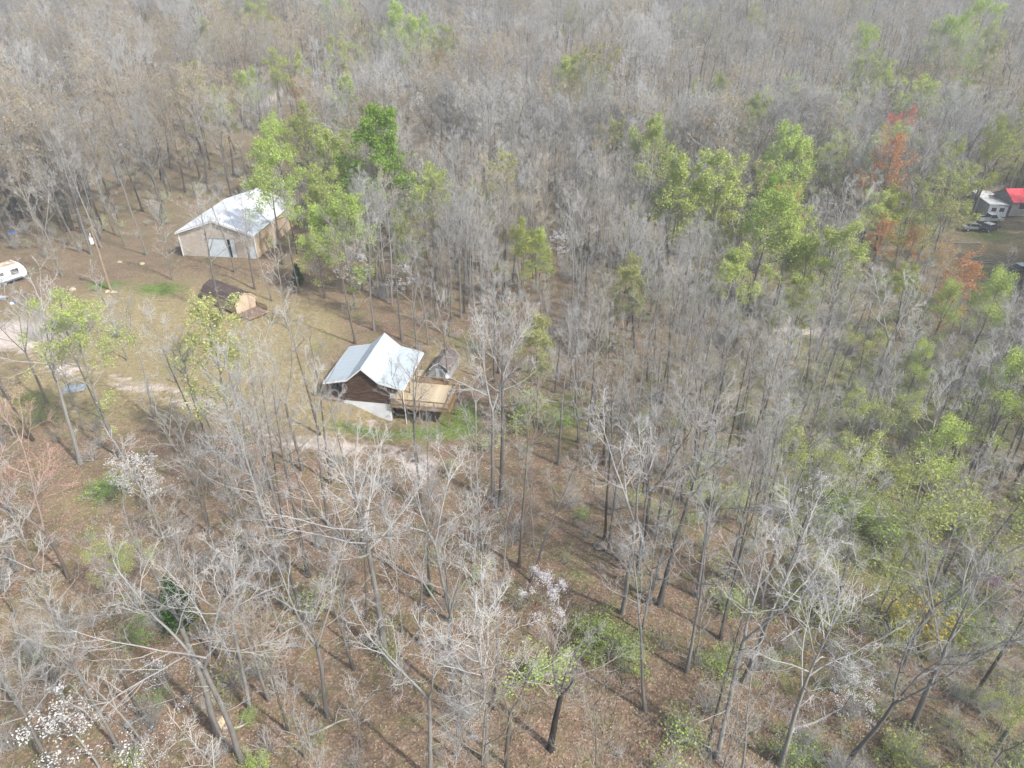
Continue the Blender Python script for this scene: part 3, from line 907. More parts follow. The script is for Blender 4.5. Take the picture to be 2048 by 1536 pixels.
M_oldlog = mat('grey_fallen_wood', (.30, .27, .24), (.50, .47, .43), 3, .9, stretch=(1, 5, 5))
def fallen(u0, v0, u1, v1, r, label, group=None, m=M_oldlog, name='fallen_log'):
    a = ground_at(u0, v0); b2 = ground_at(u1, v1)
    p = Vector((*a, gzf(*a) + r)); q = Vector((*b2, gzf(*b2) + r))
    o = empty(name, p); tag(o, label, 'log', group)
    d = q - p; side = Vector((-d.y, d.x, 0)).normalized()
    pts = [d * t + side * (.12 * math.sin(5 * t + u0)) + Vector((0, 0, .03 * math.sin(9 * t))) for t in (0, .2, .4, .6, .8, 1)]
    MB().tube(pts, [r, r * .95, r * .85, r * .75, r * .6, r * .4], 8).build('stem', m, o)
    k = d * .62
    MB().tube([k, k + side * .7 + Vector((0, 0, .35)) + d.normalized() * .4, k + side * 1.1 + Vector((0, 0, .5)) + d.normalized() * .9], [r * .4, r * .25, r * .08], 5).build('branch_stub', m, o)
for i, (a, b_, c, d) in enumerate(((1912, 521, 1968, 513), (1918, 527, 1985, 522), (1908, 519, 1940, 519), (1922, 534, 1950, 529), (1930, 531, 1984, 526), (1905, 488, 1960, 488))):
    fallen(a, b_, c, d, .16, ['longest grey log of the pile behind the orange-leaved tree', 'second grey log of the pile behind the orange-leaved tree', 'short grey log at the end of the pile behind the orange-leaved tree', 'short grey log lying askew below the pile behind the orange tree', 'lowest long grey log of the pile behind the orange tree', 'thin pale log on the grass between log pile and parked cars'][i], 'grey logs lying in the neighbouring yard')
fallen(1720, 1032, 1850, 1046, .14, 'long pale fallen trunk beneath the big yellow-green tree')
fallen(448, 1462, 500, 1448, .10, 'short grey broken limb lying between two leaning trunks')
fallen(1580, 1462, 1690, 1420, .11, 'grey fallen stem in brush below the yellow shrub')
fallen(620, 1470, 700, 1440, .09, 'slim grey fallen stem on red leaf litter under forked trees')
fallen(1850, 865, 1960, 905, .13, 'grey fallen trunk on the slope uphill from the big yellow-green tree')
fallen(1020, 760, 1075, 800, .10, 'grey fallen stem under the pale green tree uphill from the deck')

# ================================================================== trees
def rvec(rg):
    v = Vector((rg.gauss(0, 1), rg.gauss(0, 1), rg.gauss(0, 1)))
    return v.normalized() if v.length > 1e-6 else Vector((1, 0, 0))

def path(rg, p, d, L, n, crook, up):
    pts = [p.copy()]
    d = d.normalized(); s = L / n
    for _ in range(n):
        d = (d + rvec(rg) * crook + Vector((0, 0, up))).normalized()
        p = p + d * s
        pts.append(p.copy())
    return pts, d

def side_dir(rg, d, ang, az=None):
    u = d.orthogonal().normalized(); w = d.cross(u)
    a = rg.uniform(0, 2 * math.pi) if az is None else az
    return d * math.cos(ang) + (u * math.cos(a) + w * math.sin(a)) * math.sin(ang)

def grow_tree(seed, H=20.0, r0=.22, clear=.45, limbs=13, limb_len=.30, spread=48, dens=1.0, fork=None, crook=.16, twig=1.0, lean=0.0, thick=1.0, up=.10, sub_low=4):
    """returns branch records (level, points, radii) and twig ends"""
    rg = random.Random(seed)
    br = []; tips = []
    d0 = Vector((rg.uniform(-1, 1) * .04 + lean, rg.uniform(-1, 1) * .04, 1)).normalized()
    n = 10
    pts, dend = path(rg, Vector((0, 0, -.25)), d0, H * (.88 if fork is None else fork), n, .045, .05)
    rad = []
    top_r = r0 * (.12 if fork is None else .62)
    for i in range(n + 1):
        t = i / n
        rad.append(r0 * (1 - t) + top_r * t + (r0 * .45 * max(0, 1 - t * 12) if i == 0 else 0))
    br.append((0, pts, rad))
    leaders = [(pts, rad, H)]
    if fork is not None:
        k = rg.choice((2, 2, 3)); az0 = rg.uniform(0, 6.28)
        leaders = []
        for j in range(k):
            dd = side_dir(rg, dend, R(rg.uniform(16, 30)), az0 + j * 6.283 / k)
            L = H * (1 - fork) * rg.uniform(.85, 1.0)
            p2, _ = path(rg, pts[-1], dd, L, 7, .10, .10)
            r2 = [top_r * (.85 if k == 2 else .72) * (1 - .88 * i / 7) for i in range(8)]
            br.append((1, p2, r2)); leaders.append((p2, r2, L))
    def sample(P, rd, t):
        f = t * (len(P) - 1); i = min(int(f), len(P) - 2); a = f - i
        return P[i].lerp(P[i + 1], a), (P[i + 1] - P[i]).normalized(), rd[i] * (1 - a) + rd[i + 1] * a
    def twigs(P, rd, L, count):
        for _ in range(count):
            t = rg.uniform(.25, 1.0)
            p, d, r = sample(P, rd, t)
            dd = side_dir(rg, d, R(rg.uniform(25, 65)))
            l = L * rg.uniform(.35, .8)
            q, de = path(rg, p, dd, l, 2, .25, .06)
            rr = max(.0055, r * .5) * thick
            br.append((4, q, [rr, rr * .75, rr * .35])); tips.append((q[-1], de))
    def third(P, rd, L, count):
        for _ in range(count):
            t = rg.uniform(.2, 1.0) ** .8
            p, d, r = sample(P, rd, t)
            dd = side_dir(rg, d, R(rg.uniform(28, 62)))
            l = max(.35, L * rg.uniform(.3, .55) * (1.1 - .5 * t))
            q, de = path(rg, p, dd, l, 3, crook * 1.6, .07)
            rr = max(.0105, r * .6) * (thick ** .5)
            r3 = [rr, rr * .8, rr * .6, rr * .35]
            br.append((3, q, r3)); tips.append((q[-1], de))
            twigs(q, r3, l, max(1, int(round(rg.uniform(3, 5.5) * twig))))
    def second(P, rd, L, count, t0=.22):
        for _ in range(count):
            t = rg.uniform(t0, 1.0)
            p, d, r = sample(P, rd, t)
            dd = side_dir(rg, d, R(rg.uniform(28, 55)))
            l = max(.7, L * rg.uniform(.32, .55) * (1.15 - .55 * t))
            q, de = path(rg, p, dd, l, 4, crook * 1.3, .07)
            rr = max(.019, r * .6)
            r3 = [rr * (1 - .72 * i / 4) for i in range(5)]
            br.append((2, q, r3)); tips.append((q[-1], de))
            third(q, r3, l, max(2, int(round(rg.uniform(4, 6.5) * dens))))
    for P, rd, LH in leaders:
        nl = limbs if fork is None else max(4, limbs // len(leaders))
        t_lo = clear if fork is None else .12
        az = rg.uniform(0, 6.28)
        for j in range(nl):
            t = t_lo + (1 - t_lo) * ((j + rg.uniform(0, .9)) / nl) ** .9 * .97
            p, d, r = sample(P, rd, min(t, .985))
            az += 2.4 + rg.uniform(-.5, .5)
            sp = spread * (1.12 - .55 * (t - t_lo) / (1 - t_lo))
            dd = side_dir(rg, d, R(sp * rg.uniform(.75, 1.2)), az)
            l = H * limb_len * rg.uniform(.65, 1.1) * (1.12 - .62 * (t - t_lo) / (1 - t_lo))
            q, de = path(rg, p, dd, l, 6, crook, up)
            rr = max(.032, r * rg.uniform(.5, .68))
            r3 = [rr * (1 - .8 * i / 6) for i in range(7)]
            br.append((1, q, r3)); tips.append((q[-1], de))
            second(q, r3, l, max(3, int(round(rg.uniform(5, 7.5) * dens))))
            third(q, r3, l * .5, int(3 * dens))
        # the leader's own top
        third(P[len(P) // 2:], rd[len(rd) // 2:], LH * .12, int(8 * dens))
    # a few small dead or epicormic branches low on the trunk
    P, rd = br[0][1], br[0][2]
    for _ in range(sub_low):
        t = rg.uniform(.15, .5 if fork is None else .9)
        p, d, r = sample(P, rd, t)
        dd = side_dir(rg, d, R(rg.uniform(60, 95)))
        l = rg.uniform(.8, 2.4)
        q, de = path(rg, p, dd, l, 4, .2, .02)
        rr = rg.uniform(.012, .025)
        r3 = [rr * (1 - .7 * i / 4) for i in range(5)]
        br.append((2, q, r3))
        third(q, r3, l, 3)
    return br, tips

SIDES = {0: 9, 1: 6, 2: 4, 3: 3, 4: 3}

def branch_arrays(recs):
    """vectorised tubes; returns verts, quads, thin"""
    V, Q, T = [], [], []
    base = 0
    groups = {}
    for lv, p, r in recs:
        groups.setdefault((len(p), SIDES[lv]), []).append((p, r))
    for (n, s), items in groups.items():
        P = np.array([[tuple(q) for q in it[0]] for it in items], float)        # B n 3
        Rr = np.array([it[1] for it in items], float)                            # B n
        B = len(items)
        tan = np.empty_like(P)
        tan[:, 1:-1] = P[:, 2:] - P[:, :-2]
        tan[:, 0] = P[:, 1] - P[:, 0]; tan[:, -1] = P[:, -1] - P[:, -2]
        tan /= np.linalg.norm(tan, axis=-1, keepdims=True) + 1e-12
        ref = np.where(np.abs(tan[:, :1, 2:3]) > .8, np.array([1., 0, 0]), np.array([0, 0, 1.]))
        ref = np.broadcast_to(ref, tan.shape)
        u = np.cross(tan, ref); u /= np.linalg.norm(u, axis=-1, keepdims=True) + 1e-12
        w = np.cross(tan, u)
        a = np.arange(s) * 2 * np.pi / s
        ring = P[:, :, None, :] + (u[:, :, None, :] * np.cos(a)[:, None] + w[:, :, None, :] * np.sin(a)[:, None]) * Rr[:, :, None, None]
        V.append(ring.reshape(-1, 3))
        th = np.clip(1 - np.log(np.maximum(Rr, .004) / .008) / math.log(.22 / .008), 0, 1)
        T.append(np.repeat(th.reshape(-1), s))
        bi = (np.arange(B) * n * s)[:, None, None]; ni = (np.arange(n - 1) * s)[None, :, None]; k = np.arange(s)[None, None, :]; k2 = (np.arange(s) + 1)[None, None, :] % s
        q0 = base + bi + ni
        Q.append(np.stack([q0 + k, q0 + k2, q0 + s + k2, q0 + s + k], -1).reshape(-1, 4))
        base += B * n * s
    return np.concatenate(V), np.concatenate(Q), np.concatenate(T)

def leaf_arrays(tips, per, size, jitter, seed, up=.4, keep=1.0, fold=.35):
    """small folded leaves (two triangles hinged on the midrib) about the twig ends"""
    rg = np.random.default_rng(seed)
    P = np.array([tuple(t[0]) for t in tips])
    if keep < 1:
        P = P[rg.random(len(P)) < keep]
    P = np.repeat(P, per, 0)
    n = len(P)
    P = P + rg.normal(0, jitter, (n, 3))
    nrm = rg.normal(0, 1, (n, 3)); nrm[:, 2] += up * 2; nrm /= np.linalg.norm(nrm, axis=1, keepdims=True)
    a = np.cross(nrm, rg.normal(0, 1, (n, 3))); a /= np.linalg.norm(a, axis=1, keepdims=True)
    b = np.cross(nrm, a)
    s = size * rg.uniform(.6, 1.35, (n, 1))
    v0 = P - a * s; v1 = P + b * s * .62 + nrm * s * fold; v2 = P + a * s; v3 = P - b * s * .62 + nrm * s * fold
    V = np.stack([v0, v1, v2, v3], 1).reshape(-1, 3)
    i = np.arange(n)[:, None] * 4
    Tr = np.concatenate([i + np.array([[0, 2, 1]]), i + np.array([[0, 3, 2]])], 0)
    return V, Tr

BARK = bark_mat('grey_bark', (.145, .133, .120), (.28, .272, .252), (.43, .42, .395))
BARK_PALE = bark_mat('pale_bark', (.20, .19, .17), (.37, .362, .342), (.54, .53, .505), (.85, 1.15))
BARK_BROWN = bark_mat('brown_bark', (.085, .072, .058), (.215, .19, .155), (.35, .32, .265))
BARK_FAR = bark_mat('far_grey_bark', (.10, .092, .083), (.265, .26, .243), (.43, .424, .405), (.55, 1.36))
BARK_TAN = bark_mat('bark_with_tan_buds', (.10, .085, .070), (.28, .25, .205), (.44, .39, .31), (.65, 1.3))
BARK_DK = bark_mat('dark_bark', (.045, .040, .036), (.17, .155, .14), (.34, .32, .30))
BARK_RED = bark_mat('bark_with_red_buds', (.10, .085, .075), (.30, .23, .20), (.46, .30, .25))
L_green = leaf_mat('fresh_green_leaf', (.36, .48, .10), (.52, .64, .19))
L_deep = leaf_mat('deep_green_leaf', (.22, .36, .055), (.34, .50, .095))
L_yg = leaf_mat('yellow_green_leaf', (.42, .47, .13), (.57, .61, .25))
L_pale = leaf_mat('pale_catkin_leaf', (.34, .34, .13), (.50, .48, .24))
L_olive = leaf_mat('olive_leaf', (.30, .34, .075), (.43, .47, .14))
L_white = leaf_mat('white_bract', (.66, .64, .60), (.80, .78, .75), .2)
L_pink = leaf_mat('pink_white_bract', (.74, .68, .67), (.82, .80, .78), .2)
L_orange = leaf_mat('orange_red_leaf', (.62, .26, .10), (.74, .42, .21))
L_tan = leaf_mat('tan_young_leaf', (.44, .30, .15), (.56, .42, .24))
L_red = leaf_mat('red_leaf', (.68, .12, .11), (.76, .26, .19))
L_cedar = leaf_mat('cedar_needles', (.030, .075, .022), (.075, .14, .035), .1)
L_forsythia = leaf_mat('yellow_blossom', (.54, .43, .07), (.66, .55, .14), .25)
L_purple = leaf_mat('purple_blossom', (.27, .15, .27), (.40, .24, .38), .2)

def tree_meshes(name, recs, tips, bark, leaves=None):
    """[(part name, mesh)]"""
    out = []
    for nm, sel in (('trunk', [r for r in recs if r[0] == 0]), ('crown', [r for r in recs if r[0] != 0])):
        if not sel: continue
        v, q, t = branch_arrays(sel)
        out.append((nm, np_mesh(name + '_' + nm, v, quads=q, m=bark, thin=t, smooth=True)))
    if leaves:
        for k, (nm, m, kw) in enumerate(leaves):
            v, tr = leaf_arrays(tips, seed=k + 5, **kw)
            out.append((nm, np_mesh(name + '_' + nm, v, tris=tr, m=m)))
    return out

# ---- the kinds of bare tree
KINDS = {}
def kind(key, seed, bark=BARK, leaves=None, **kw):
    recs, tips = grow_tree(seed, **kw)
    KINDS[key] = (tree_meshes(key, recs, tips, bark, leaves), kw.get('H', 20.0), recs, tips)

for i in range(3):
    kind('broad%d' % i, 11 + i, bark=(BARK, BARK_PALE, BARK)[i], H=20, r0=.21, clear=.42 + .05 * i, limbs=14, limb_len=.36, spread=56, dens=.95, crook=.19, up=.08, twig=.9)
for i in range(3):
    kind('slim%d' % i, 31 + i, bark=(BARK, BARK_BROWN, BARK)[i], H=20, r0=.15, clear=.48 + .04 * i, limbs=11, limb_len=.225, spread=46, dens=.85, crook=.17, twig=.9)
for i in range(3):
    kind('forked%d' % i, 51 + i, bark=(BARK_PALE, BARK, BARK_BROWN)[i], H=20, r0=.19, limbs=12, limb_len=.25, spread=46, dens=.95, fork=.52 - .07 * i, crook=.20, up=.075, twig=.9)
for i in range(2):
    kind('thin%d' % i, 71 + i, H=10, r0=.07, clear=.30, limbs=9, limb_len=.25, spread=42, dens=.55, crook=.15, twig=.8, sub_low=2)
kind('leaning', 81, H=19, r0=.21, limbs=13, limb_len=.33, spread=58, dens=1.0, fork=.55, crook=.21, up=.06, lean=.22, twig=1.1)
kind('grand', 85, bark=BARK_PALE, H=21, r0=.31, clear=.55, limbs=18, limb_len=.36, spread=66, dens=1.0, crook=.15, up=.075, twig=.9, sub_low=2)
kind('snag', 83, bark=BARK_DK, H=11, r0=.26, limbs=9, limb_len=.42, spread=70, dens=.75, fork=.5, crook=.24, up=.05)
# budding ones for the woods behind
kind('tan0', 91, bark=BARK_TAN, leaves=[('buds', leaf_mat('tan_bud', (.38, .30, .18), (.48, .39, .25), .2), dict(per=1, size=.07, jitter=.05, keep=.5))], H=20, r0=.2, clear=.45, limbs=12, limb_len=.29, spread=48, dens=.85)
kind('tan1', 92, bark=BARK_TAN, leaves=[('buds', bpy.data.materials['tan_bud'], dict(per=1, size=.07, jitter=.05, keep=.35))], H=20, r0=.2, limbs=12, limb_len=.27, spread=48, dens=.85, fork=.5)
# lighter ones for the far woods
for i in range(4):
    kind('far%d' % i, 101 + i, bark=BARK_FAR, H=20, r0=.2, clear=.42, limbs=14, limb_len=.36, spread=58, dens=.85, twig=.95, thick=1.7, fork=(None, .5, None, .45)[i], sub_low=2)
for i in range(2):
    kind('fartan%d' % i, 111 + i, bark=BARK_TAN, leaves=[('buds', bpy.data.materials['tan_bud'], dict(per=1, size=.11, jitter=.06, keep=.55))], H=20, r0=.2, clear=.42, limbs=14, limb_len=.36, spread=58, dens=.85, twig=.9, thick=1.6)
# brush for the understorey
def brush_recs(seed, H, stems, spread, dens=1.0, bow=.03):
    rg = random.Random(seed); recs = []; tips = []
    for j in range(stems):
        a = rg.uniform(0, 6.28); q = R(rg.uniform(4, spread))
        d = Vector((math.cos(a) * math.sin(q), math.sin(a) * math.sin(q), math.cos(q)))
        p0 = Vector((rg.gauss(0, .12 * H / 3), rg.gauss(0, .12 * H / 3), -.1))
        L = H * rg.uniform(.6, 1.0)
        P, de = path(rg, p0, d, L, 6, .12, -bow)
        r = .012 + .006 * H / 3
        rd = [r * (1 - .75 * i / 6) for i in range(7)]
        recs.append((1, P, rd)); tips.append((P[-1], de))
        for _ in range(int(7 * dens)):
            t = rg.uniform(.25, 1); f = t * 6; i = min(int(f), 5)
            b0 = P[i].lerp(P[i + 1], f - i); dd = side_dir(rg, (P[i + 1] - P[i]).normalized(), R(rg.uniform(25, 60)))
            l = L * rg.uniform(.18, .38)
            Q, d2 = path(rg, b0, dd, l, 3, .2, .02)
            recs.append((3, Q, [.008, .0065, .005, .003])); tips.append((Q[-1], d2))
            for _ in range(int(3 * dens)):
                k = rg.randint(1, 3)
                S, d3 = path(rg, Q[k], side_dir(rg, d2, R(rg.uniform(25, 60))), l * rg.uniform(.3, .6), 2, .25, .02)
                recs.append((4, S, [.006, .0045, .0025])); tips.append((S[-1], d3))
    return recs, tips

def joined(meshes, name):
    """one mesh of several, materials kept"""
    v, f, off, mats, mi, th = [], [], 0, [], [], []
    import bmesh
    bm = bmesh.new()
    me = bpy.data.meshes.new(name)
    for k, s in enumerate(meshes):
        n0 = len(bm.faces)
        bm.from_mesh(s)
        bm.faces.ensure_lookup_table()
        for fc in bm.faces[n0:]: fc.material_index = k
        mats.append(s.materials[0])
    bm.to_mesh(me); bm.free()
    for m in mats: me.materials.append(m)
    return me

# ---- where the woods are open
def inside(pt, poly):
    x, y = pt; c = False
    for i in range(len(poly)):
        x1, y1 = poly[i]; x2, y2 = poly[i - 1]
        if (y1 > y) != (y2 > y) and x < (x2 - x1) * (y - y1) / (y2 - y1) + x1: c = not c
    return c
YARD = [ground_at(u, v) for u, v in ((-260, 560), (150, 510), (330, 470), (350, 400), (600, 390), (610, 540), (660, 630), (700, 652), (800, 640), (930, 690), (985, 800), (960, 880), (880, 960), (700, 910), (560, 900), (330, 850), (100, 850), (-260, 870))]
YARD2 = [ground_at(u, v) for u, v in ((1860, 560), (1880, 470), (1960, 425), (2080, 390), (2120, 560))]
# what must stay in sight: boxes in the frame with the distance of the thing
KEEP = [(630, 655, 960, 860, 66), (350, 380, 600, 540, 110), (395, 560, 545, 650, 92), (150, 445, 260, 590, 105), (0, 500, 90, 625, 100), (1900, 480, 2048, 560, 105), (1930, 385, 2048, 470, 120), (2015, 380, 2048, 415, 141), (690, 900, 890, 1180, 34)]

TREES = []      # (x, y, radius kept free)
def free(x, y, r):
    return all((x - a) ** 2 + (y - b) ** 2 > max(r, c) ** 2 for a, b, c in TREES)

SUNNY = [(CX, CYY + 4, 4.5, 6), (-9, 71.5, 2.5, 4.5), (-47, 122, 5, 8), (-38, 96, 2.5, 3.5), (-8, 76, 1, 4), (104, 149, 3, 5), (97, 147, 2, 4)]      # x, y, height, half width of places the photo shows in full sun
def blocks(x, y, H, half):
    g = gzf(x, y)
    for sx_, sy_, sz_, sw_ in SUNNY:
        t = (x - sx_) * .8 + (y - sy_) * -.6
        lat = abs((x - sx_) * .6 + (y - sy_) * .8)
        if 0 < t < (g + H - sz_) / math.tan(SUN_EL) and lat < sw_ + half * .6: return True
    pr = []
    for hz, hw in ((.55, half * .7), (.75, half), (.95, half * .6), (.2, .4)):
        u, v = project(x, y, g + H * hz)
        pr.append((u, v, hw * FPX / math.hypot(y, CAM_H - g - H * hz)))
    for x0, y0, x1, y1, dist in KEEP:
        if y > dist + 2: continue
        for u, v, hs in pr:
            if x0 - hs < u < x1 + hs and y0 - hs < v < y1 + hs: return True
    return False

ANCHORS = []    # (phrase, x, y) things a bare tree can be found by

def plant(name, key, x, y, H, rz, label, cat, group=None, tilt=(0, 0), squash=1.0):
    parts, H0 = KINDS[key][0], KINDS[key][1]
    s = H / H0
    o = empty(name, (x, y, gzf(x, y)), rz, tilt, (s * squash, s * squash, s))
    tag(o, label, cat, group)
    if name == 'shrub':
        q_ = random.Random(int(x * 31 + y * 17)).uniform(.7, 1.5)
        o.scale = (o.scale.x * q_, o.scale.y / q_ ** .5, o.scale.z * .9)
    for nm, me in parts:
        link(nm, me, o)
    return o

# ---- trees and shrubs in leaf or flower
def leafy(key, seed, leafspec, bark=BARK, **kw):
    kind(key, seed, bark=bark, leaves=leafspec, **kw)
TR = dict(H=20, r0=.2, clear=.36, limbs=15, limb_len=.33, spread=62, dens=.8, twig=.6, crook=.15, up=.07, sub_low=2)
leafy('green0', 201, [('foliage', L_green, dict(per=6, size=.12, jitter=.34))], **TR)
leafy('green1', 202, [('foliage', L_green, dict(per=6, size=.12, jitter=.34))], **{**TR, 'limb_len': .29, 'clear': .3})
leafy('deep0', 203, [('foliage', L_deep, dict(per=12, size=.13, jitter=.33))], **{**TR, 'limb_len': .32, 'clear': .26})
leafy('yg0', 204, [('foliage', L_yg, dict(per=5, size=.115, jitter=.30)), ('new_leaves', L_green, dict(per=2, size=.16, jitter=.28, keep=.7))], **TR)
leafy('yg1', 205, [('foliage', L_yg, dict(per=5, size=.115, jitter=.30)), ('new_leaves', L_olive, dict(per=2, size=.15, jitter=.28, keep=.7))], **{**TR, 'fork': .40, 'limb_len': .30})
leafy('pale0', 206, [('foliage', L_pale, dict(per=4, size=.13, jitter=.22, keep=.8)), ('new_leaves', L_yg, dict(per=1, size=.13, jitter=.18, keep=.6))], **{**TR, 'fork': .38, 'limb_len': .30})
leafy('lightgreen0', 207, [('foliage', L_yg, dict(per=4, size=.13, jitter=.30)), ('new_leaves', L_green, dict(per=3, size=.13, jitter=.30, keep=.9))], **{**TR, 'limb_len': .30})
leafy('olive0', 208, [('foliage', L_olive, dict(per=5, size=.125, jitter=.28))], **{**TR, 'limb_len': .32})
leafy('orange0', 209, [('foliage', L_orange, dict(per=3, size=.125, jitter=.25))], bark=BARK_RED, **{**TR, 'limb_len': .34})
leafy('tanleaf0', 219, [('foliage', L_tan, dict(per=4, size=.11, jitter=.25))], bark=BARK_TAN, **TR)
leafy('red0', 210, [('foliage', L_red, dict(per=3, size=.125, jitter=.25))], bark=BARK_RED, **{**TR, 'limb_len': .34})
leafy('redbud0', 211, [('buds', L_orange, dict(per=1, size=.035, jitter=.05, keep=.35))], bark=BARK_RED, H=16, r0=.16, limbs=12, limb_len=.33, spread=56, dens=1.0, fork=.35, crook=.18)
leafy('near_green', 212, [('foliage', L_yg, dict(per=4, size=.09, jitter=.2, keep=.8)), ('new_leaves', L_green, dict(per=4, size=.09, jitter=.22, keep=.8))], H=18, r0=.19, clear=.52, limbs=12, limb_len=.37, spread=58, dens=.75, twig=.7, lean=-.10, crook=.18)
leafy('near_pale', 213, [('foliage', L_pale, dict(per=3, size=.10, jitter=.18, keep=.8)), ('new_leaves', L_yg, dict(per=2, size=.11, jitter=.2, keep=.6)), ('lower_leaves', L_green, dict(per=1, size=.11, jitter=.3, keep=.35))], H=20, r0=.2, clear=.35, limbs=15, limb_len=.30, spread=56, dens=.75, twig=.7, crook=.18)
NT = dict(H=18, r0=.17, limbs=13, limb_len=.28, spread=56, dens=.8, twig=.7, crook=.17)
leafy('near_yg', 214, [('foliage', L_yg, dict(per=4, size=.075, jitter=.26)), ('new_leaves', L_olive, dict(per=2, size=.075, jitter=.26))], **{**NT, 'fork': .35})
leafy('near_lg', 215, [('foliage', L_green, dict(per=4, size=.08, jitter=.26)), ('new_leaves', L_yg, dict(per=2, size=.075, jitter=.26))], **{**NT, 'clear': .3})
leafy('near_cream', 216, [('foliage', L_pale, dict(per=5, size=.085, jitter=.22)), ('new_leaves', L_yg, dict(per=3, size=.08, jitter=.2))], **{**NT, 'fork': .3})
NEAR = {'yg1': 'near_yg', 'yg0': 'near_yg', 'green0': 'near_lg', 'green1': 'near_lg', 'lightgreen0': 'near_lg', 'pale0': 'near_cream', 'olive0': 'near_yg'}
DOG = dict(H=7, r0=.085, clear=.25, limbs=11, limb_len=.46, spread=66, dens=.6, twig=.5, crook=.2, up=.03, sub_low=0)
leafy('dogwood0', 221, [('blossom', L_white, dict(per=3, size=.07, jitter=.14, up=1.6, keep=.7, fold=.12))], **DOG)
leafy('dogwood1', 222, [('blossom', L_white, dict(per=3, size=.07, jitter=.14, up=1.6, keep=.5, fold=.12))], **{**DOG, 'spread': 58})
leafy('dogwoodfaint', 226, [('blossom', L_pink, dict(per=1, size=.055, jitter=.12, up=1.6, keep=.55, fold=.12))], **DOG)
leafy('dogwoodmid', 227, [('blossom', L_white, dict(per=3, size=.085, jitter=.14, up=1.6, keep=.75, fold=.12))], **DOG)
leafy('dogwoodfar', 225, [('blossom', L_white, dict(per=2, size=.15, jitter=.12, up=1.6, keep=.7, fold=.12))], **DOG)
leafy('dogwoodpink', 223, [('blossom', L_pink, dict(per=5, size=.085, jitter=.16, up=1.6, keep=.75, fold=.12))], **{**DOG, 'fork': .3})
leafy('purple0', 224, [('blossom', L_purple, dict(per=2, size=.07, jitter=.1, keep=.9))], **{**DOG, 'fork': .3, 'spread': 50})
def bushy(key, seed, H, stems, spread, leaves, bark=BARK, dens=1.0, bow=.03):
    recs, tips = brush_recs(seed, H, stems, spread, dens, bow)
    parts = []
    v, q, t = branch_arrays(recs)
    parts.append(('stems', np_mesh(key + '_stems', v, quads=q, m=bark, thin=t, smooth=True)))
    for k, (nm, m, kw) in enumerate(leaves):
        v, tr = leaf_arrays(tips, seed=seed + k, **kw)
        parts.append((nm, np_mesh(key + '_' + nm, v, tris=tr, m=m)))
    KINDS[key] = (parts, H, recs, tips)
bushy('shrub_green', 301, 3.0, 24, 68, [('foliage', L_green, dict(per=3, size=.08, jitter=.17, keep=.8))], dens=1.0)
bushy('shrub_deep', 302, 3.0, 24, 66, [('foliage', L_deep, dict(per=2, size=.075, jitter=.16, keep=.8))], dens=1.0)
bushy('shrub_olive', 303, 3.0, 22, 62, [('foliage', L_olive, dict(per=2, size=.08, jitter=.14))], dens=1.0)
bushy('shrub_yellow', 304, 3.0, 30, 55, [('blossom', L_forsythia, dict(per=2, size=.075, jitter=.09))], bow=.08)
bushy('brush_bare', 305, 4.0, 30, 40, [], dens=1.2)
bushy('brush_low', 306, 2.2, 16, 50, [], dens=.9)
bushy('brush_leafing', 307, 2.4, 14, 45, [('foliage', L_olive, dict(per=1, size=.07, jitter=.12, keep=.7))], dens=.9)
bushy('brush_green', 308, 2.4, 14, 45, [('foliage', L_green, dict(per=1, size=.08, jitter=.14, keep=.8))], dens=.9)
# cedar: cone of drooping sprays
def cedar(key, seed, H, rad):
    rg = random.Random(seed); recs = []; tips = []
    P, de = path(rg, Vector((0, 0, -.1)), Vector((0, 0, 1)), H, 8, .02, .05)
    recs.append((0, P, [.09 * (1 - .9 * i / 8) for i in range(9)]))
    for j in range(150):
        t = rg.uniform(.05, .98); a = rg.uniform(0, 6.28)
        L = rad * (1 - t) ** .8 * rg.uniform(.7, 1.1) + .12
        p = Vector((0, 0, H * t))
        Q, d2 = path(rg, p, Vector((math.cos(a), math.sin(a), .25)), L, 4, .12, .05)
        recs.append((3, Q[:4], [.014, .011, .008, .004]))
        for k in range(1, 5):
            for _ in range(3): tips.append((Q[k] + rvec(rg) * .1, d2))
    v, q, t = branch_arrays([r for r in recs if r[0] == 0]); m1 = np_mesh(key + '_t', v, quads=q, m=BARK, thin=t)
    v, q, t = branch_arrays([r for r in recs if r[0] != 0]); m2 = np_mesh(key + '_b', v, quads=q, m=BARK, thin=t)
    v, tr = leaf_arrays(tips, per=3, size=.10, jitter=.10, seed=seed, up=.2); m3 = np_mesh(key + '_f', v, tris=tr, m=L_cedar)
    KINDS[key] = ([('trunk', m1), ('crown', m2), ('foliage', m3)], H, recs, tips)
cedar('cedar', 311, 5.0, 1.5)

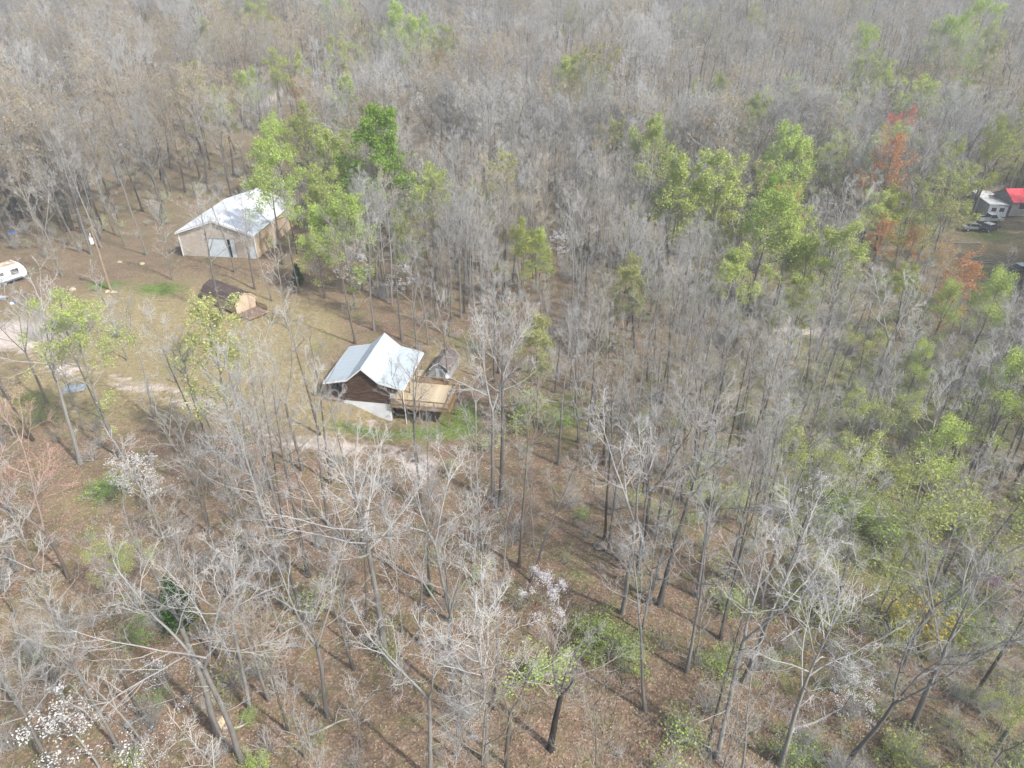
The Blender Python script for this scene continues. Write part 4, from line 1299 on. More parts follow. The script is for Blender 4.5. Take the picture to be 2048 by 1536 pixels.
# (u, v of the crown's middle, height, kind, label)
LEAFY = [
 (738, 285, 25, 'deep0', 'tall deep green tree rising behind the barn, densest of the leafy group'),
 (535, 345, 21, 'green1', 'bright fresh green tree at the far corner of the barn roof'),
 (645, 320, 20, 'lightgreen0', 'yellow-green tree between the barn and the deep green tree'),
 (640, 385, 17, 'yg0', 'tan and green leafing tree overhanging the barn roof'),
 (690, 450, 18, 'green0', 'green leafy tree at the right end of the barn wall'),
 (630, 460, 15, 'green1', 'smaller green tree close against the barn wall'),
 (700, 212, 19, 'lightgreen0', 'loose light green tree uphill behind the deep green tree'),
 (540, 285, 16, 'green0', 'low green tree uphill of the barn roof'),
 (612, 262, 17, 'olive0', 'dull olive green tree uphill between barn and deep green tree'),
 (573, 158, 17, 'yg1', 'round yellow-green tree on the far slope above the barn'),
 (610, 190, 15, 'tanleaf0', 'pale orange budding tree on the far slope above the barn'),
 (490, 172, 14, 'green0', 'small green tree alone among bare trees far above the barn'),
 (515, 22, 20, 'yg0', 'yellow-green tree at the top edge of the picture above the barn'),
 (675, 12, 22, 'green0', 'green tree at the top edge above the deep green tree'),
 (800, 52, 22, 'green1', 'upright green tree on the far slope, uphill one of two neighbours'),
 (832, 70, 19, 'green0', 'rounder green tree on the far slope, downhill one of two neighbours'),
 (892, 88, 18, 'yg0', 'sparse yellow-green tree on the far slope right of two green ones'),
 (885, 130, 14, 'tanleaf0', 'pale orange budding tree far up the middle of the slope'),
 (682, 122, 16, 'yg1', 'small olive-yellow tree on the far slope'),
 (1190, 160, 21, 'pale0', 'pale yellow leafing tree in the middle of the far slope'),
 (1140, 158, 19, 'yg0', 'light yellow-green tree beside the pale yellow one on the far slope'),
 (1310, 300, 19, 'lightgreen0', 'narrow light green tree uphill of the rounded pale green one'),
 (1335, 372, 22, 'lightgreen0', 'rounded pale green tree standing alone among grey woods'),
 (1440, 372, 23, 'yg0', 'broad yellow-green tree in the middle of the leafy belt'),
 (1497, 398, 19, 'pale0', 'pale green tree touching the broad yellow-green one'),
 (1530, 440, 21, 'green0', 'fresh green tree at the lower end of the leafy belt'),
 (1580, 455, 18, 'yg0', 'bright yellow-green tree at the end of the leafy belt'),
 (1575, 505, 16, 'lightgreen0', 'slender light green tree just below the leafy belt'),
 (1570, 308, 20, 'green1', 'vivid green tree above the leafy belt'),
 (1590, 335, 17, 'lightgreen0', 'loose light green tree beside the vivid green one'),
 (1542, 378, 14, 'deep0', 'small dark green tree tucked between the leafy belt and the orange one'),
 (1525, 240, 19, 'lightgreen0', 'faint light green tree far up the right slope'),
 (1680, 228, 16, 'green1', 'small vivid green tree far up the right slope'),
 (1650, 222, 16, 'olive0', 'olive green tree beside the small vivid green one'),
 (1585, 183, 14, 'yg0', 'small rounded yellow tree far up the right slope'),
 (1740, 94, 20, 'green0', 'rounded green tree far up the right slope below the tall one'),
 (1885, 82, 23, 'green0', 'large green tree far up near the top right corner'),
 (1910, 118, 18, 'green1', 'green tree just below the large one near the top right corner'),
 (1958, 38, 25, 'green1', 'tall conical green tree at the top right corner'),
 (1945, 92, 19, 'pale0', 'pale yellow tree between the tall green ones at the top right'),
 (1722, 152, 17, 'yg0', 'yellow-green tree far up right, left one of two'),
 (1770, 155, 15, 'yg0', 'yellow-green tree far up right, right one of two'),
 (1828, 208, 20, 'yg0', 'round bright yellow-green tree on the right slope above the red one'),
 (1988, 298, 18, 'olive0', 'olive green tree near the right edge above the red-roofed house'),
 (1975, 125, 15, 'yg0', 'small yellow-green tree near the right edge of the far slope'),
 (1430, 188, 15, 'lightgreen0', 'faint green tree high in the middle of the right slope'),
 (1785, 270, 16, 'red0', 'crimson red tree on the right slope'),
 (1795, 335, 19, 'orange0', 'broad orange-red tree below the crimson one'),
 (1574, 408, 13, 'orange0', 'small orange-red tree at the edge of the leafy belt'),
 (1905, 560, 15, 'orange0', 'bright orange tree in front of the log pile'),
 (1892, 518, 12, 'tanleaf0', 'pale orange tree just above the bright orange one'),
 (1985, 600, 18, 'green1', 'fresh green tree right below the log pile'),
 (1892, 605, 14, 'green0', 'bright green tree beside the orange one, downhill'),
 (1865, 420, 18, 'pale0', 'pale green-grey leafing tree left of the trailer home'),
 (1905, 392, 17, 'yg1', 'yellow-green leafing tree just left of the trailer home roof'),
 (1260, 572, 15, 'pale0', 'pale yellow leafing tree in the grey woods uphill of the deck'),
 (1045, 495, 14, 'olive0', 'dull green tree in the woods behind the cabin'),
 (1080, 500, 12, 'lightgreen0', 'thin light green tree in the woods behind the cabin'),
 (1075, 695, 14, 'pale0', 'wide pale green tree just right of the small shed'),
 (1485, 545, 14, 'lightgreen0', 'slender light green tree below the leafy belt among grey stems'),
 (1720, 690, 10, 'yg1', 'low yellow-green tree by the sandy bank'),
 (1838, 722, 12, 'lightgreen0', 'thin light green tree on the slope below the orange one'),
 (2015, 770, 17, 'lightgreen0', 'light green tree cut by the photo edge half way down'),
 (1885, 900, 15, 'green0', 'green tree on the slope above the big yellow-green one'),
 (1640, 930, 14, 'yg1', 'loose yellow-green tree among grey trunks on the right slope'),
 (1925, 1060, 20, 'yg1', 'big loose yellow-green tree on the lower right slope'),
 (1810, 1125, 10, 'pale0', 'small pale yellow tree left of the big yellow-green one'),
 (170, 700, 18, 'near_green', 'bright leafing tree with leaning trunk beside the dirt track'),
 (425, 690, 20, 'near_pale', 'pale yellow-green leafing tree between the sheds and the dirt track'),
 (235, 1120, 9, 'yg0', 'low yellow-green tree in the lower left woods'),
 (2040, 1440, 9, 'yg0', 'small yellow-green tree at the photo edge low down'),
 (805, 470, 13, 'olive0', 'olive green tree at the wood edge right of the barn trees'),
 (1430, 1000, 9, 'olive0', 'low olive tree among trunks on the middle slope'),
 (1690, 302, 13, 'orange0', 'faint rust tree left of the broad orange-red one'),
 (1850, 268, 13, 'tanleaf0', 'pale tan tree right of the crimson one'),
 (1755, 472, 12, 'orange0', 'small rust tree among grey stems below the broad orange-red one'),
 (1822, 483, 11, 'orange0', 'small rust tree downhill left of the trailer home'),
 (1622, 520, 14, 'lightgreen0', 'light green tree just beyond the lower end of the leafy belt'),
 (1752, 832, 12, 'yg0', 'yellow-green tree on the bank among slanting grey trunks'),
 (1650, 330, 15, 'yg0', 'loose yellow-green tree right of the vivid green one'),
 (1480, 260, 15, 'lightgreen0', 'faint green tree uphill of the broad yellow-green one'),
 (1890, 330, 14, 'yg1', 'faint yellow-green tree right of the broad orange-red one'),
 (35, 930, 17, 'redbud0', 'bare tree with reddish buds at the photo edge below the track'),
]
FLOWER = [
 (815, 400, 8.5, 'dogwood0', 'white flowering dogwood at the wood edge right of the barn'),
 (840, 208, 8, 'dogwood0', 'white flowering tree far up the slope behind the barn'),
 (272, 942, 7, 'dogwoodmid', 'white dogwood beneath the leaning leafing tree'),
 (1092, 1182, 4.6, 'dogwoodpink', 'pinkish white dogwood on the leaf litter below the deck'),
 (150, 1440, 7.5, 'dogwood1', 'largest white dogwood, in the lower left corner'),
 (300, 1500, 5, 'dogwoodfaint', 'smaller sparse dogwood beside the largest white one'),
 (330, 1350, 6, 'dogwoodfaint', 'thin dogwood under the arching grey limbs'),
 (1215, 780, 6, 'dogwoodfaint', 'faint pinkish dogwood in the woods right of the deck'),
 (1290, 885, 7, 'dogwoodfaint', 'sparse pinkish dogwood behind slim trunks on the middle slope'),
 (712, 525, 7.5, 'dogwood0', 'white dogwood between the barn and the cabin'),
 (805, 545, 6, 'dogwood1', 'thin white dogwood in the woods behind the cabin'),
 (1115, 485, 6, 'dogwood1', 'pale dogwood deep in the woods uphill of the cabin'),
 (1640, 965, 5, 'dogwood0', 'small white dogwood under the loose yellow-green tree'),
 (1432, 186, 7, 'dogwood1', 'white dogwood speck high on the right slope'),
 (247, 292, 6, 'dogwood1', 'white dogwood far back on the left slope'),
 (1350, 895, 6, 'dogwoodfaint', 'white dogwood next to the sparse pinkish one'),
 (2040, 1172, 7, 'purple0', 'purple flowering redbud at the photo edge'),
 (1700, 1375, 5, 'dogwood1', 'thin white dogwood in brush on the lower right'),
]
SHRUB = [
 (1190, 1262, 3.0, 'shrub_green', 'bright green shrub on the litter, uphill end of a long clump'),
 (1235, 1285, 3.0, 'shrub_green', 'bright green shrub in the middle of a long clump'),
 (1270, 1308, 2.2, 'shrub_green', 'lowest bright green shrub at the end of a long clump'),
 (1085, 1335, 3.2, 'shrub_green', 'green shrub standing apart below the long green clump'),
 (352, 1215, 5.5, 'cedar', 'dark green cedar among grey trunks in the lower left'),
 (212, 972, 3.0, 'shrub_deep', 'dark green shrub behind the white dogwood under the leafing tree'),
 (265, 1265, 2.5, 'shrub_deep', 'green shrub near the dark cedar'),
 (1445, 1322, 2.6, 'shrub_green', 'green shrub at the foot of the dark trunk lower right'),
 (1470, 1200, 2.4, 'shrub_green', 'green shrub between slim trunks above the dark trunk'),
 (1585, 1195, 3.4, 'shrub_olive', 'olive green shrub behind the forked grey tree lower right'),
 (1660, 1225, 3.0, 'shrub_olive', 'wide olive shrub left of the yellow blossoming one'),
 (1690, 1010, 4.0, 'shrub_green', 'green shrub on the slope left of the fallen trunk'),
 (1785, 1065, 4.0, 'shrub_green', 'green shrub under the small pale yellow tree'),
 (1930, 1230, 3.4, 'shrub_deep', 'deep green shrub right of the yellow blossoming one'),
 (1925, 1280, 2.6, 'shrub_olive', 'low olive shrub below the deep green one at right'),
 (1835, 1232, 4.2, 'shrub_yellow', 'yellow blossoming shrub on the lower right slope'),
 (1860, 1265, 2.6, 'shrub_yellow', 'smaller yellow blossoming shrub just below the larger'),
 (860, 1182, 1.3, 'cedar', 'tiny cedar at the foot of a straight trunk below the cabin'),
 (595, 552, 3.6, 'cedar', 'dark evergreen behind the porch shed'),
 (508, 1526, 1.8, 'shrub_green', 'small green shrub at the bottom edge by the leaning trunk'),
 (314, 1392, 1.2, 'shrub_deep', 'tiny round green bush in the lower left leaf litter'),
 (497, 1432, 1.2, 'shrub_green', 'small green tuft at the foot of the forked tree'),
 (1050, 815, 4.0, 'shrub_green', 'green shrub beside the grass right of the deck'),
 (1120, 830, 3.0, 'shrub_deep', 'dark green shrub right of the pale green tree'),
 (1560, 980, 2.0, 'shrub_green', 'small green shrub on the middle slope'),
 (1400, 925, 2.0, 'shrub_green', 'green shrub at the foot of the dark double trunk'),
 (1300, 1010, 1.6, 'shrub_olive', 'small olive shrub beside slim trunks on the middle slope'),
 (1160, 1025, 1.4, 'shrub_deep', 'small dark bush on the litter above the boulder'),
 (70, 830, 2.6, 'shrub_deep', 'dark shrub at the wood edge below the gravel patch'),
 (190, 575, 1.0, 'shrub_deep', 'small dark tuft on the lawn by the utility pole'),
 (170, 640, 4.5, 'brush_bare', 'wide bare grey bush at the edge of the gravel patch'),
 (65, 655, 4.5, 'brush_bare', 'bare grey bush in front of the gravel patch'),
 (230, 655, 3.6, 'brush_bare', 'bare twiggy bush between gravel patch and lawn'),
 (1790, 940, 3.0, 'shrub_olive', 'olive shrub on the bank below the green tree'),
 (1600, 1500, 2.4, 'shrub_deep', 'green shrub under tangled limbs at the bottom edge'),
 (1800, 1500, 2.6, 'shrub_olive', 'green shrub low on the right under bare limbs'),
]
rgp = random.Random(99)
def plant_list(rows, group, dflt_cat, hfrac):
    for u, v, H, key, label in rows:
        x, y = ground_at(u, v, H * hfrac)
        if y > 130 and H > 8:
            H *= 1.15
            x, y = ground_at(u, v, H * hfrac)
        if y < 88: key = NEAR.get(key, key)
        elif key.startswith('dogwood') and key not in ('dogwoodpink', 'dogwoodfaint'): key = 'dogwoodfar'
        nm = {'dogwood': 'dogwood_tree', 'shrub': 'shrub', 'brush': 'bare_bush', 'cedar': 'cedar_tree', 'purple': 'flowering_tree', 'redbud': 'budding_tree'}.get(next((k for k in ('dogwood', 'shrub', 'brush', 'cedar', 'purple', 'redbud') if key.startswith(k)), ''), 'leafing_tree')
        cat = {'dogwood_tree': 'dogwood', 'shrub': 'shrub', 'bare_bush': 'bush', 'cedar_tree': 'cedar'}.get(nm, 'tree')
        plant(nm, key, x, y, H, rgp.uniform(0, 6.28) if not key.startswith('near') else R(15), label, cat, group)
        TREES.append((x, y, (3.6 if y > 95 else 2.4) if H > 8 else 1.2))
        sc_ = FPX / math.hypot(y, CAM_H - H * .7)
        if key[:5] != 'brush' and key != 'dogwoodfaint':
            w_ = H * ((.09 if y > 105 else .05) if H > 8 else .17) * sc_
            KEEP.append((u - w_, v - w_, u + w_, v + w_, y - 3))
        ANCHORS.append((label, x, y))
plant_list(LEAFY, 'trees coming into leaf', 'tree', .72)
plant_list(FLOWER, 'flowering trees', 'dogwood', .7)
plant_list(SHRUB, 'shrubs in the woods and yard', 'shrub', .45)

# ---- bare trees whose trunks can be found in the photograph: (u, v of the foot, height, kind, turn, lean towards +x, lean towards +y in degrees)
BARE = [
 (771, 1314, 21.5, 'grand', 40, 0, 0), (487, 1523, 19, 'leaning', 200, -8, 4), (436, 1464, 19, 'leaning', 170, -8, 0), (502, 1422, 18, 'forked0', 0, 0, 0),
 (539, 1401, 15, 'slim0', 0, 0, 0), (433, 1310, 17, 'slim1', 0, 0, 0), (529, 1199, 20, 'slim2', 0, -2, 0), (569, 1070, 20, 'slim0', 90, 0, 0), (656, 1433, 18, 'forked1', 0, 0, 0),
 (617, 1153, 22, 'slim1', 40, 3, 0), (35, 1140, 18, 'broad1', 0, 0, 0), (290, 1440, 16, 'forked2', 70, -3, 0), (237, 1499, 18, 'slim2', 30, 0, 0), (122, 1241, 14, 'thin0', 0, 0, 0), (286, 1485, 13, 'thin1', 0, -10, 0),
 (805, 1265, 13, 'thin0', 90, 0, 0), (857, 1178, 20, 'slim0', 200, 0, 0), (906, 1405, 19, 'forked1', 120, 0, 0), (916, 1516, 13, 'thin1', 120, 0, 0), (1038, 1134, 21, 'slim1', 220, 0, 0), (1061, 1164, 16, 'slim2', 10, 14, 0),
 (965, 1101, 19, 'slim0', 320, 0, 0), (951, 1131, 14, 'thin0', 200, 0, 0), (1244, 1227, 22, 'forked0', 250, 4, 0), (1272, 1153, 21, 'slim2', 300, 3, 0), (1298, 1209, 19, 'slim1', 300, 6, 0), (1319, 1209, 22, 'broad2', 30, 5, 0),
 (1283, 1265, 14, 'thin1', 0, 4, 0), (1373, 1344, 20, 'slim0', 60, 4, 0), (1290, 1422, 18, 'slim2', 150, 10, 0), (1101, 1499, 12, 'snag', 0, 2, 0), (1216, 1108, 18, 'thin1', 200, 0, 0), (1209, 1080, 20, 'slim1', 100, 2, 0), (1007, 1143, 12, 'thin0', 300, 6, 0),
 (972, 1523, 17, 'broad1', 100, 0, 0), (1014, 1534, 16, 'forked2', 10, 2, 0), (1311, 1070, 20, 'slim2', 0, 2, 0),
 (571, 1072, 20, 'slim1', 260, 0, 0), (640, 1097, 18, 'slim0', 10, -2, 0), (657, 1050, 20, 'slim2', 110, -2, 0), (661, 967, 20, 'slim1', 180, 0, 0), (1000, 1012, 23, 'broad2', 200, -2, 0), (985, 1003, 22, 'forked0', 160, -4, 0),
 (516, 1000, 20, 'slim0', 140, -2, 0), (605, 942, 19, 'forked1', 200, 0, 0), (725, 1095, 18, 'slim2', 270, 0, 0), (787, 1140, 15, 'thin1', 40, 0, 0), (1117, 930, 20, 'slim0', 250, 2, 0), (1177, 865, 21, 'slim1', 330, 3, 0),
 (1144, 642, 21, 'slim2', 200, 2, 0), (1157, 677, 23, 'slim0', 100, 2, 0), (1205, 637, 20, 'slim1', 0, 0, 0), (1270, 700, 22, 'broad0', 200, 8, 0), (1385, 967, 21, 'forked2', 100, 6, 0), (1392, 1195, 19, 'slim0', 190, 5, 0), (1462, 1207, 20, 'slim1', 70, 6, 0),
 (1440, 1280, 20, 'slim2', 80, 5, 0), (1519, 1214, 20, 'slim0', 280, 4, 0), (1489, 1364, 21, 'broad2', 300, 6, 0), (1414, 1494, 17, 'slim1', 20, 5, 0), (1435, 1516, 20, 'forked0', 60, 8, 0), (1561, 1532, 19, 'broad1', 200, 2, 0), (1688, 1535, 20, 'forked1', 300, 6, 0),
 (1666, 1237, 19, 'slim2', 200, 5, 0), (1950, 1389, 18, 'forked2', 250, 4, 0), (1748, 1244, 15, 'thin0', 0, 3, 0), (67, 882, 20, 'slim1', 60, -4, 0), (162, 927, 21, 'broad1', 250, -4, 0), (415, 907, 19, 'slim0', 30, -3, 0), (420, 905, 16, 'slim2', 0, 0, 0), (442, 920, 15, 'thin1', 0, -2, 0),
 (390, 970, 14, 'thin0', 60, -10, 0), (140, 690, 19, 'slim1', 200, -4, 0), (445, 637, 19, 'broad2', 90, -2, 0), (510, 579, 17, 'forked1', 40, -3, 0), (545, 602, 15, 'slim0', 30, -4, 0), (599, 586, 18, 'slim2', 60, -4, 0), (595, 508, 17, 'slim1', 0, -2, 0),
 (183, 508, 21, 'broad0', 300, -2, 0), (203, 495, 22, 'slim0', 0, -3, 0), (230, 469, 22, 'slim1', 0, -2, 0), (293, 510, 21, 'slim2', 0, -2, 0), (249, 493, 15, 'thin1', 0, -3, 0), (159, 503, 18, 'slim0', 70, -6, 0), (125, 552, 17, 'forked1', 0, -4, 0),
 (711, 688, 20, 'slim1', 80, -2, 0), (748, 662, 19, 'slim2', 80, 0, 0), (804, 681, 21, 'slim0', 300, 0, 0), (833, 698, 17, 'thin0', 0, 0, 0), (856, 690, 17, 'thin1', 0, 0, 0), (896, 768, 15, 'thin1', 30, 0, 0), (835, 925, 14, 'forked2', 90, 0, 0), (842, 1010, 19, 'slim2', 20, 0, 0), (640, 870, 19, 'slim1', 30, -2, 0), (548, 980, 19, 'slim0', 300, -1, 0),
 (420, 1070, 16, 'thin0', 0, 0, 0), (330, 1085, 14, 'thin1', 0, 0, 0), (700, 1290, 13, 'thin0', 0, 0, 0), (1820, 1460, 20, 'broad0', 220, 5, 0), (1990, 1500, 18, 'broad1', 20, 4, 0), (860, 1560, 18, 'forked0', 300, 0, 0), (120, 1560, 15, 'broad2', 120, -4, 0), (255, 720, 14, 'thin0', 20, -4, 0), (310, 842, 17, 'slim2', 240, -4, 0), (205, 838, 15, 'thin1', 80, -4, 0), (575, 655, 15, 'thin0', 140, -2, 0), (470, 545, 15, 'thin1', 10, -2, 0), (345, 560, 14, 'thin0', 250, -3, 0), (20, 800, 17, 'slim0', 100, -3, 0), (95, 805, 15, 'forked1', 300, -5, 0),
]
bare_rows = []      # x, y, H, key, rot, tilt, crown half width
for u, v, H, key, rz, lx, ly in BARE:
    x, y = ground_at(u, v)
    bare_rows.append((x, y, H, key, R(rz), (R(-ly), R(lx)), .0, True))
    TREES.append((x, y, 1.8))
# ---- the rest of the woods, thinned over the yards
rg = random.Random(5)
woods = []
y = 13.0
while y < 560:
    step = 5.1 if y < 62 else (3.9 if y < 150 else 6.4)
    xm = .74 * y + 26
    x = -xm
    while x < xm:
        px, py = x + rg.uniform(0, step), y + rg.uniform(0, step)
        x += step
        if rg.random() < (.12 if py > 70 else .24): continue
        if inside((px, py), YARD) or inside((px, py), YARD2): continue
        c = rg.random()
        if c < .26: key, H, hw = rg.choice(('thin0', 'thin1')), rg.uniform(7, 13), 1.6
        elif c < .64: key, H, hw = rg.choice(('slim0', 'slim1', 'slim2')), rg.uniform(15, 22), 2.8
        elif c < .84: key, H, hw = rg.choice(('forked0', 'forked1', 'forked2')), rg.uniform(15, 21), 3.4
        else: key, H, hw = rg.choice(('broad0', 'broad1', 'broad2')), rg.uniform(16, 22), 4.2
        if not free(px, py, 1.9): continue
        if blocks(px, py, H, hw): continue
        woods.append((px, py, H, key, rg.uniform(0, 6.283), (R(rg.gauss(0, 2.5)), R(rg.gauss(0, 2.5)))))
        if py < 75: TREES.append((px, py, 1.5))
    y += step

for _ in range(3000):
    py = 20 + 140 * rg.random() ** .8
    px = rg.uniform(-30 if py < 55 else (-8 if py < 80 else -40), .74 * py + 22)
    if py < 55 and px < 12 and rg.random() < .85: continue
    if inside((px, py), YARD) or inside((px, py), YARD2): continue
    if rg.random() < .3: key, H, hw = rg.choice(('thin0', 'thin1')), rg.uniform(8, 14), 1.6
    else: key, H, hw = rg.choice(('slim0', 'slim1', 'slim2')), rg.uniform(14, 20), 2.4
    if not free(px, py, 1.4) or blocks(px, py, H, hw): continue
    if any(abs(px - r[0]) < 1.5 and abs(py - r[1]) < 1.5 for r in woods): continue
    woods.append((px, py, H, key, rg.uniform(0, 6.283), (R(rg.gauss(0, 2.5)), R(rg.gauss(0, 2.5)))))
# individuals: those found in the photo and the nearest of the rest that come into the frame
def in_frame(r):
    x, y, H = r[0], r[1], r[2]
    for hz in (0, .35, .6, .8):
        w = y * math.cos(PITCH) - (gzf(x, y) + H * hz - CAM_H) * math.sin(PITCH)
        if w < 3: continue
        u, v = project(x, y, gzf(x, y) + H * hz)
        if 0 < u < 2048 and 0 < v < 1536: return True
    return False
near = sorted([r for r in woods if in_frame(r)], key=lambda r: math.hypot(r[0], r[1], CAM_H - r[2] * .6) / (r[2] ** .5))
N_IND = 300 - len(bare_rows)
ind = near[:N_IND]
ind_set = set(id(r) for r in ind)
rest = [r for r in woods if id(r) not in ind_set]
allbare = [(r[0], r[1], r[2], r[3], r[4], r[5]) for r in bare_rows] + ind

ANCHORS += [('the white downspout corner of the log cabin', *cabin_pt(4.8, 0)[:2]), ('the white foundation of the log cabin', *cabin_pt(0, 0)[:2]), ('the far end of the deck rail', *cabin_pt(10, 2.5)[:2]), ('the small shed behind the deck', px_, py_), ('the porch of the gambrel shed', -36.5, 93.8), ('the grey barn doors', -48.5, 114), ('the utility pole', ux, uy), ('the nose of the camper trailer', -76.6, 107.5), ('the back of the log cabin', *cabin_pt(0, 9)[:2]), ('the rear end of the gambrel shed', -45, 100), ('the faded grey-blue tarp', *ground_at(150, 778)), ('the boulder', *ground_at(1201, 1094)), ('the long pale fallen trunk', *ground_at(1785, 1039)), ('the fallen stem below the yellow shrub', *ground_at(1635, 1440)), ('the fallen stem on red litter', *ground_at(660, 1455))]
def short(p):
    return p if p.startswith('the ') else 'the ' + p
ORD = ['first', 'second', 'third', 'fourth', 'fifth', 'sixth', 'seventh', 'eighth', 'ninth', 'tenth', 'eleventh', 'twelfth', 'thirteenth', 'fourteenth', 'fifteenth', 'sixteenth', 'seventeenth', 'eighteenth', 'nineteenth', 'twentieth']
ORD += ['twenty-' + o for o in ORD[:9]] + ['thirtieth'] + ['thirty-' + o for o in ORD[:9]]
LOOK = {'grand': 'largest spreading bare tree', 'broad': 'broad bare tree', 'slim': 'slim bare tree', 'forked': 'forked bare tree', 'thin': 'thin bare sapling', 'leaning': 'arching bare tree', 'snag': 'crooked bare tree'}
ANCHORS = [a for a in ANCHORS if ',' not in a[0] and len(short(a[0]).split()) <= 11 and ' edge' not in a[0]]
AXY = np.array([[a[1], a[2]] for a in ANCHORS])
BXY = np.array([[b[0], b[1]] for b in allbare])
fam = [''.join(c for c in b[3] if not c.isdigit()) for b in allbare]
D = np.hypot(BXY[:, None, 0] - AXY[None, :, 0], BXY[:, None, 1] - AXY[None, :, 1])
phrases = [short(a[0]) for a in ANCHORS]
rank = np.full(D.shape, 999)
for f in set(fam):                                   # rank among the bare trees of the same look, outwards from each landmark
    idx = np.array([i for i in range(len(fam)) if fam[i] == f])
    for j in range(len(ANCHORS)):
        o_ = idx[np.argsort(D[idx, j])]
        rank[o_, j] = np.arange(len(o_))
dup = {}
for p in phrases: dup[p] = dup.get(p, 0) + 1
labels = []
for i in range(len(allbare)):
    cand = sorted((rank[i, j] * 6 + D[i, j] * .5, j) for j in range(len(ANCHORS)) if dup[phrases[j]] == 1 and rank[i, j] < len(ORD))
    j = cand[0][1]
    k = rank[i, j]
    labels.append('%s %s from %s' % (ORD[k], LOOK[fam[i]], phrases[j]))
NAMES = {'grand': 'bare_tree', 'broad': 'bare_tree', 'slim': 'bare_tree', 'forked': 'bare_tree', 'thin': 'bare_sapling', 'leaning': 'bare_tree', 'snag': 'bare_tree'}
for (x, y, H, key, rz, tl), lab, f in zip(allbare, labels, fam):
    plant(NAMES[f], key, x, y, H, rz, lab, 'tree' if f != 'thin' else 'sapling', 'bare grey trees of the wood', tl, rg.uniform(.9, 1.12))

# ---- everything farther back: one mass of woodland, one of undergrowth
def scatter_object(name, label, cat, points, protos):
    """points: (x, y, z, rx, ry, rz, scale_xy, scale_z, index); protos: meshes"""
    pc_ = bpy.data.collections.new(name + '_sources')
    for k, me in enumerate(protos):
        pc_.objects.link(bpy.data.objects.new('%s_source_%02d' % (name, k), me))
    A = np.array(points, float)
    me = bpy.data.meshes.new(name)
    me.vertices.add(len(A)); me.vertices.foreach_set('co', A[:, :3].astype(np.float32).ravel())
    a = me.attributes.new('turn', 'FLOAT_VECTOR', 'POINT'); a.data.foreach_set('vector', A[:, 3:6].astype(np.float32).ravel())
    a = me.attributes.new('size', 'FLOAT_VECTOR', 'POINT'); a.data.foreach_set('vector', A[:, [6, 6, 7]].astype(np.float32).ravel())
    a = me.attributes.new('which', 'INT', 'POINT'); a.data.foreach_set('value', A[:, 8].astype(np.int32))
    o = link(name, me)
    tag(o, label, cat, kind='stuff')
    ng = bpy.data.node_groups.new(name, 'GeometryNodeTree')
    ng.interface.new_socket('Geometry', in_out='INPUT', socket_type='NodeSocketGeometry')
    ng.interface.new_socket('Geometry', in_out='OUTPUT', socket_type='NodeSocketGeometry')
    N = ng.nodes
    gi = N.new('NodeGroupInput'); go = N.new('NodeGroupOutput')
    ci = N.new('GeometryNodeCollectionInfo'); ci.inputs['Collection'].default_value = pc_
    ci.inputs['Separate Children'].default_value = True; ci.inputs['Reset Children'].default_value = True
    ip = N.new('GeometryNodeInstanceOnPoints'); ip.inputs['Pick Instance'].default_value = True
    def attr(nm, t):
        n = N.new('GeometryNodeInputNamedAttribute'); n.data_type = t; n.inputs['Name'].default_value = nm
        return next(s for s in n.outputs if s.enabled and s.name == 'Attribute')
    K = ng.links.new
    K(gi.outputs[0], ip.inputs['Points']); K(ci.outputs[0], ip.inputs['Instance'])
    K(attr('which', 'INT'), ip.inputs['Instance Index'])
    e2r = N.new('FunctionNodeEulerToRotation'); K(attr('turn', 'FLOAT_VECTOR'), e2r.inputs[0]); K(e2r.outputs[0], ip.inputs['Rotation'])
    K(attr('size', 'FLOAT_VECTOR'), ip.inputs['Scale'])
    K(ip.outputs[0], go.inputs[0])
    md = o.modifiers.new('scatter', 'NODES'); md.node_group = ng
    return o

pk = ['broad0', 'broad1', 'broad2', 'slim0', 'slim1', 'slim2', 'forked0', 'forked1', 'forked2', 'thin0', 'thin1', 'tan0', 'tan1', 'far0', 'far1', 'far2', 'far3', 'fartan0', 'fartan1', 'olive0', 'lightgreen0', 'pale0', 'yg0']
pidx = {k: i for i, k in enumerate(pk)}
pts = []
for px, py, H, key, rz, tl in rest:
    d = math.hypot(px, py)
    tanp = .42 if (px < -.18 * py and py > 120) else (.20 if py > 150 else .10)
    if d > 150:
        c = rg.random()
        key = rg.choice(('fartan0', 'fartan1')) if c < tanp else rg.choice(('far0', 'far1', 'far2', 'far3'))
        H = rg.uniform(11, 16) if rg.random() < .22 else rg.uniform(18, 25)
        H0 = 20
    elif key[:4] != 'thin' and rg.random() < tanp:
        key = rg.choice(('tan0', 'tan1'))
    c = rg.random()
    if py > 60 and c < (.042 if px > .12 * py else .018):
        key = rg.choice(('olive0', 'lightgreen0', 'pale0', 'yg0', 'yg0')); H = min(H, 18)
    s = H / KINDS[key][1]
    pts.append((px, py, gzf(px, py), tl[0], tl[1], rz, s * rg.uniform(.88, 1.15), s, pidx[key]))
scatter_object('woodland', 'grey leafless woodland covering the slopes behind and beside the yard', 'woodland', pts, [joined([m for _, m in KINDS[k][0]], k) for k in pk])

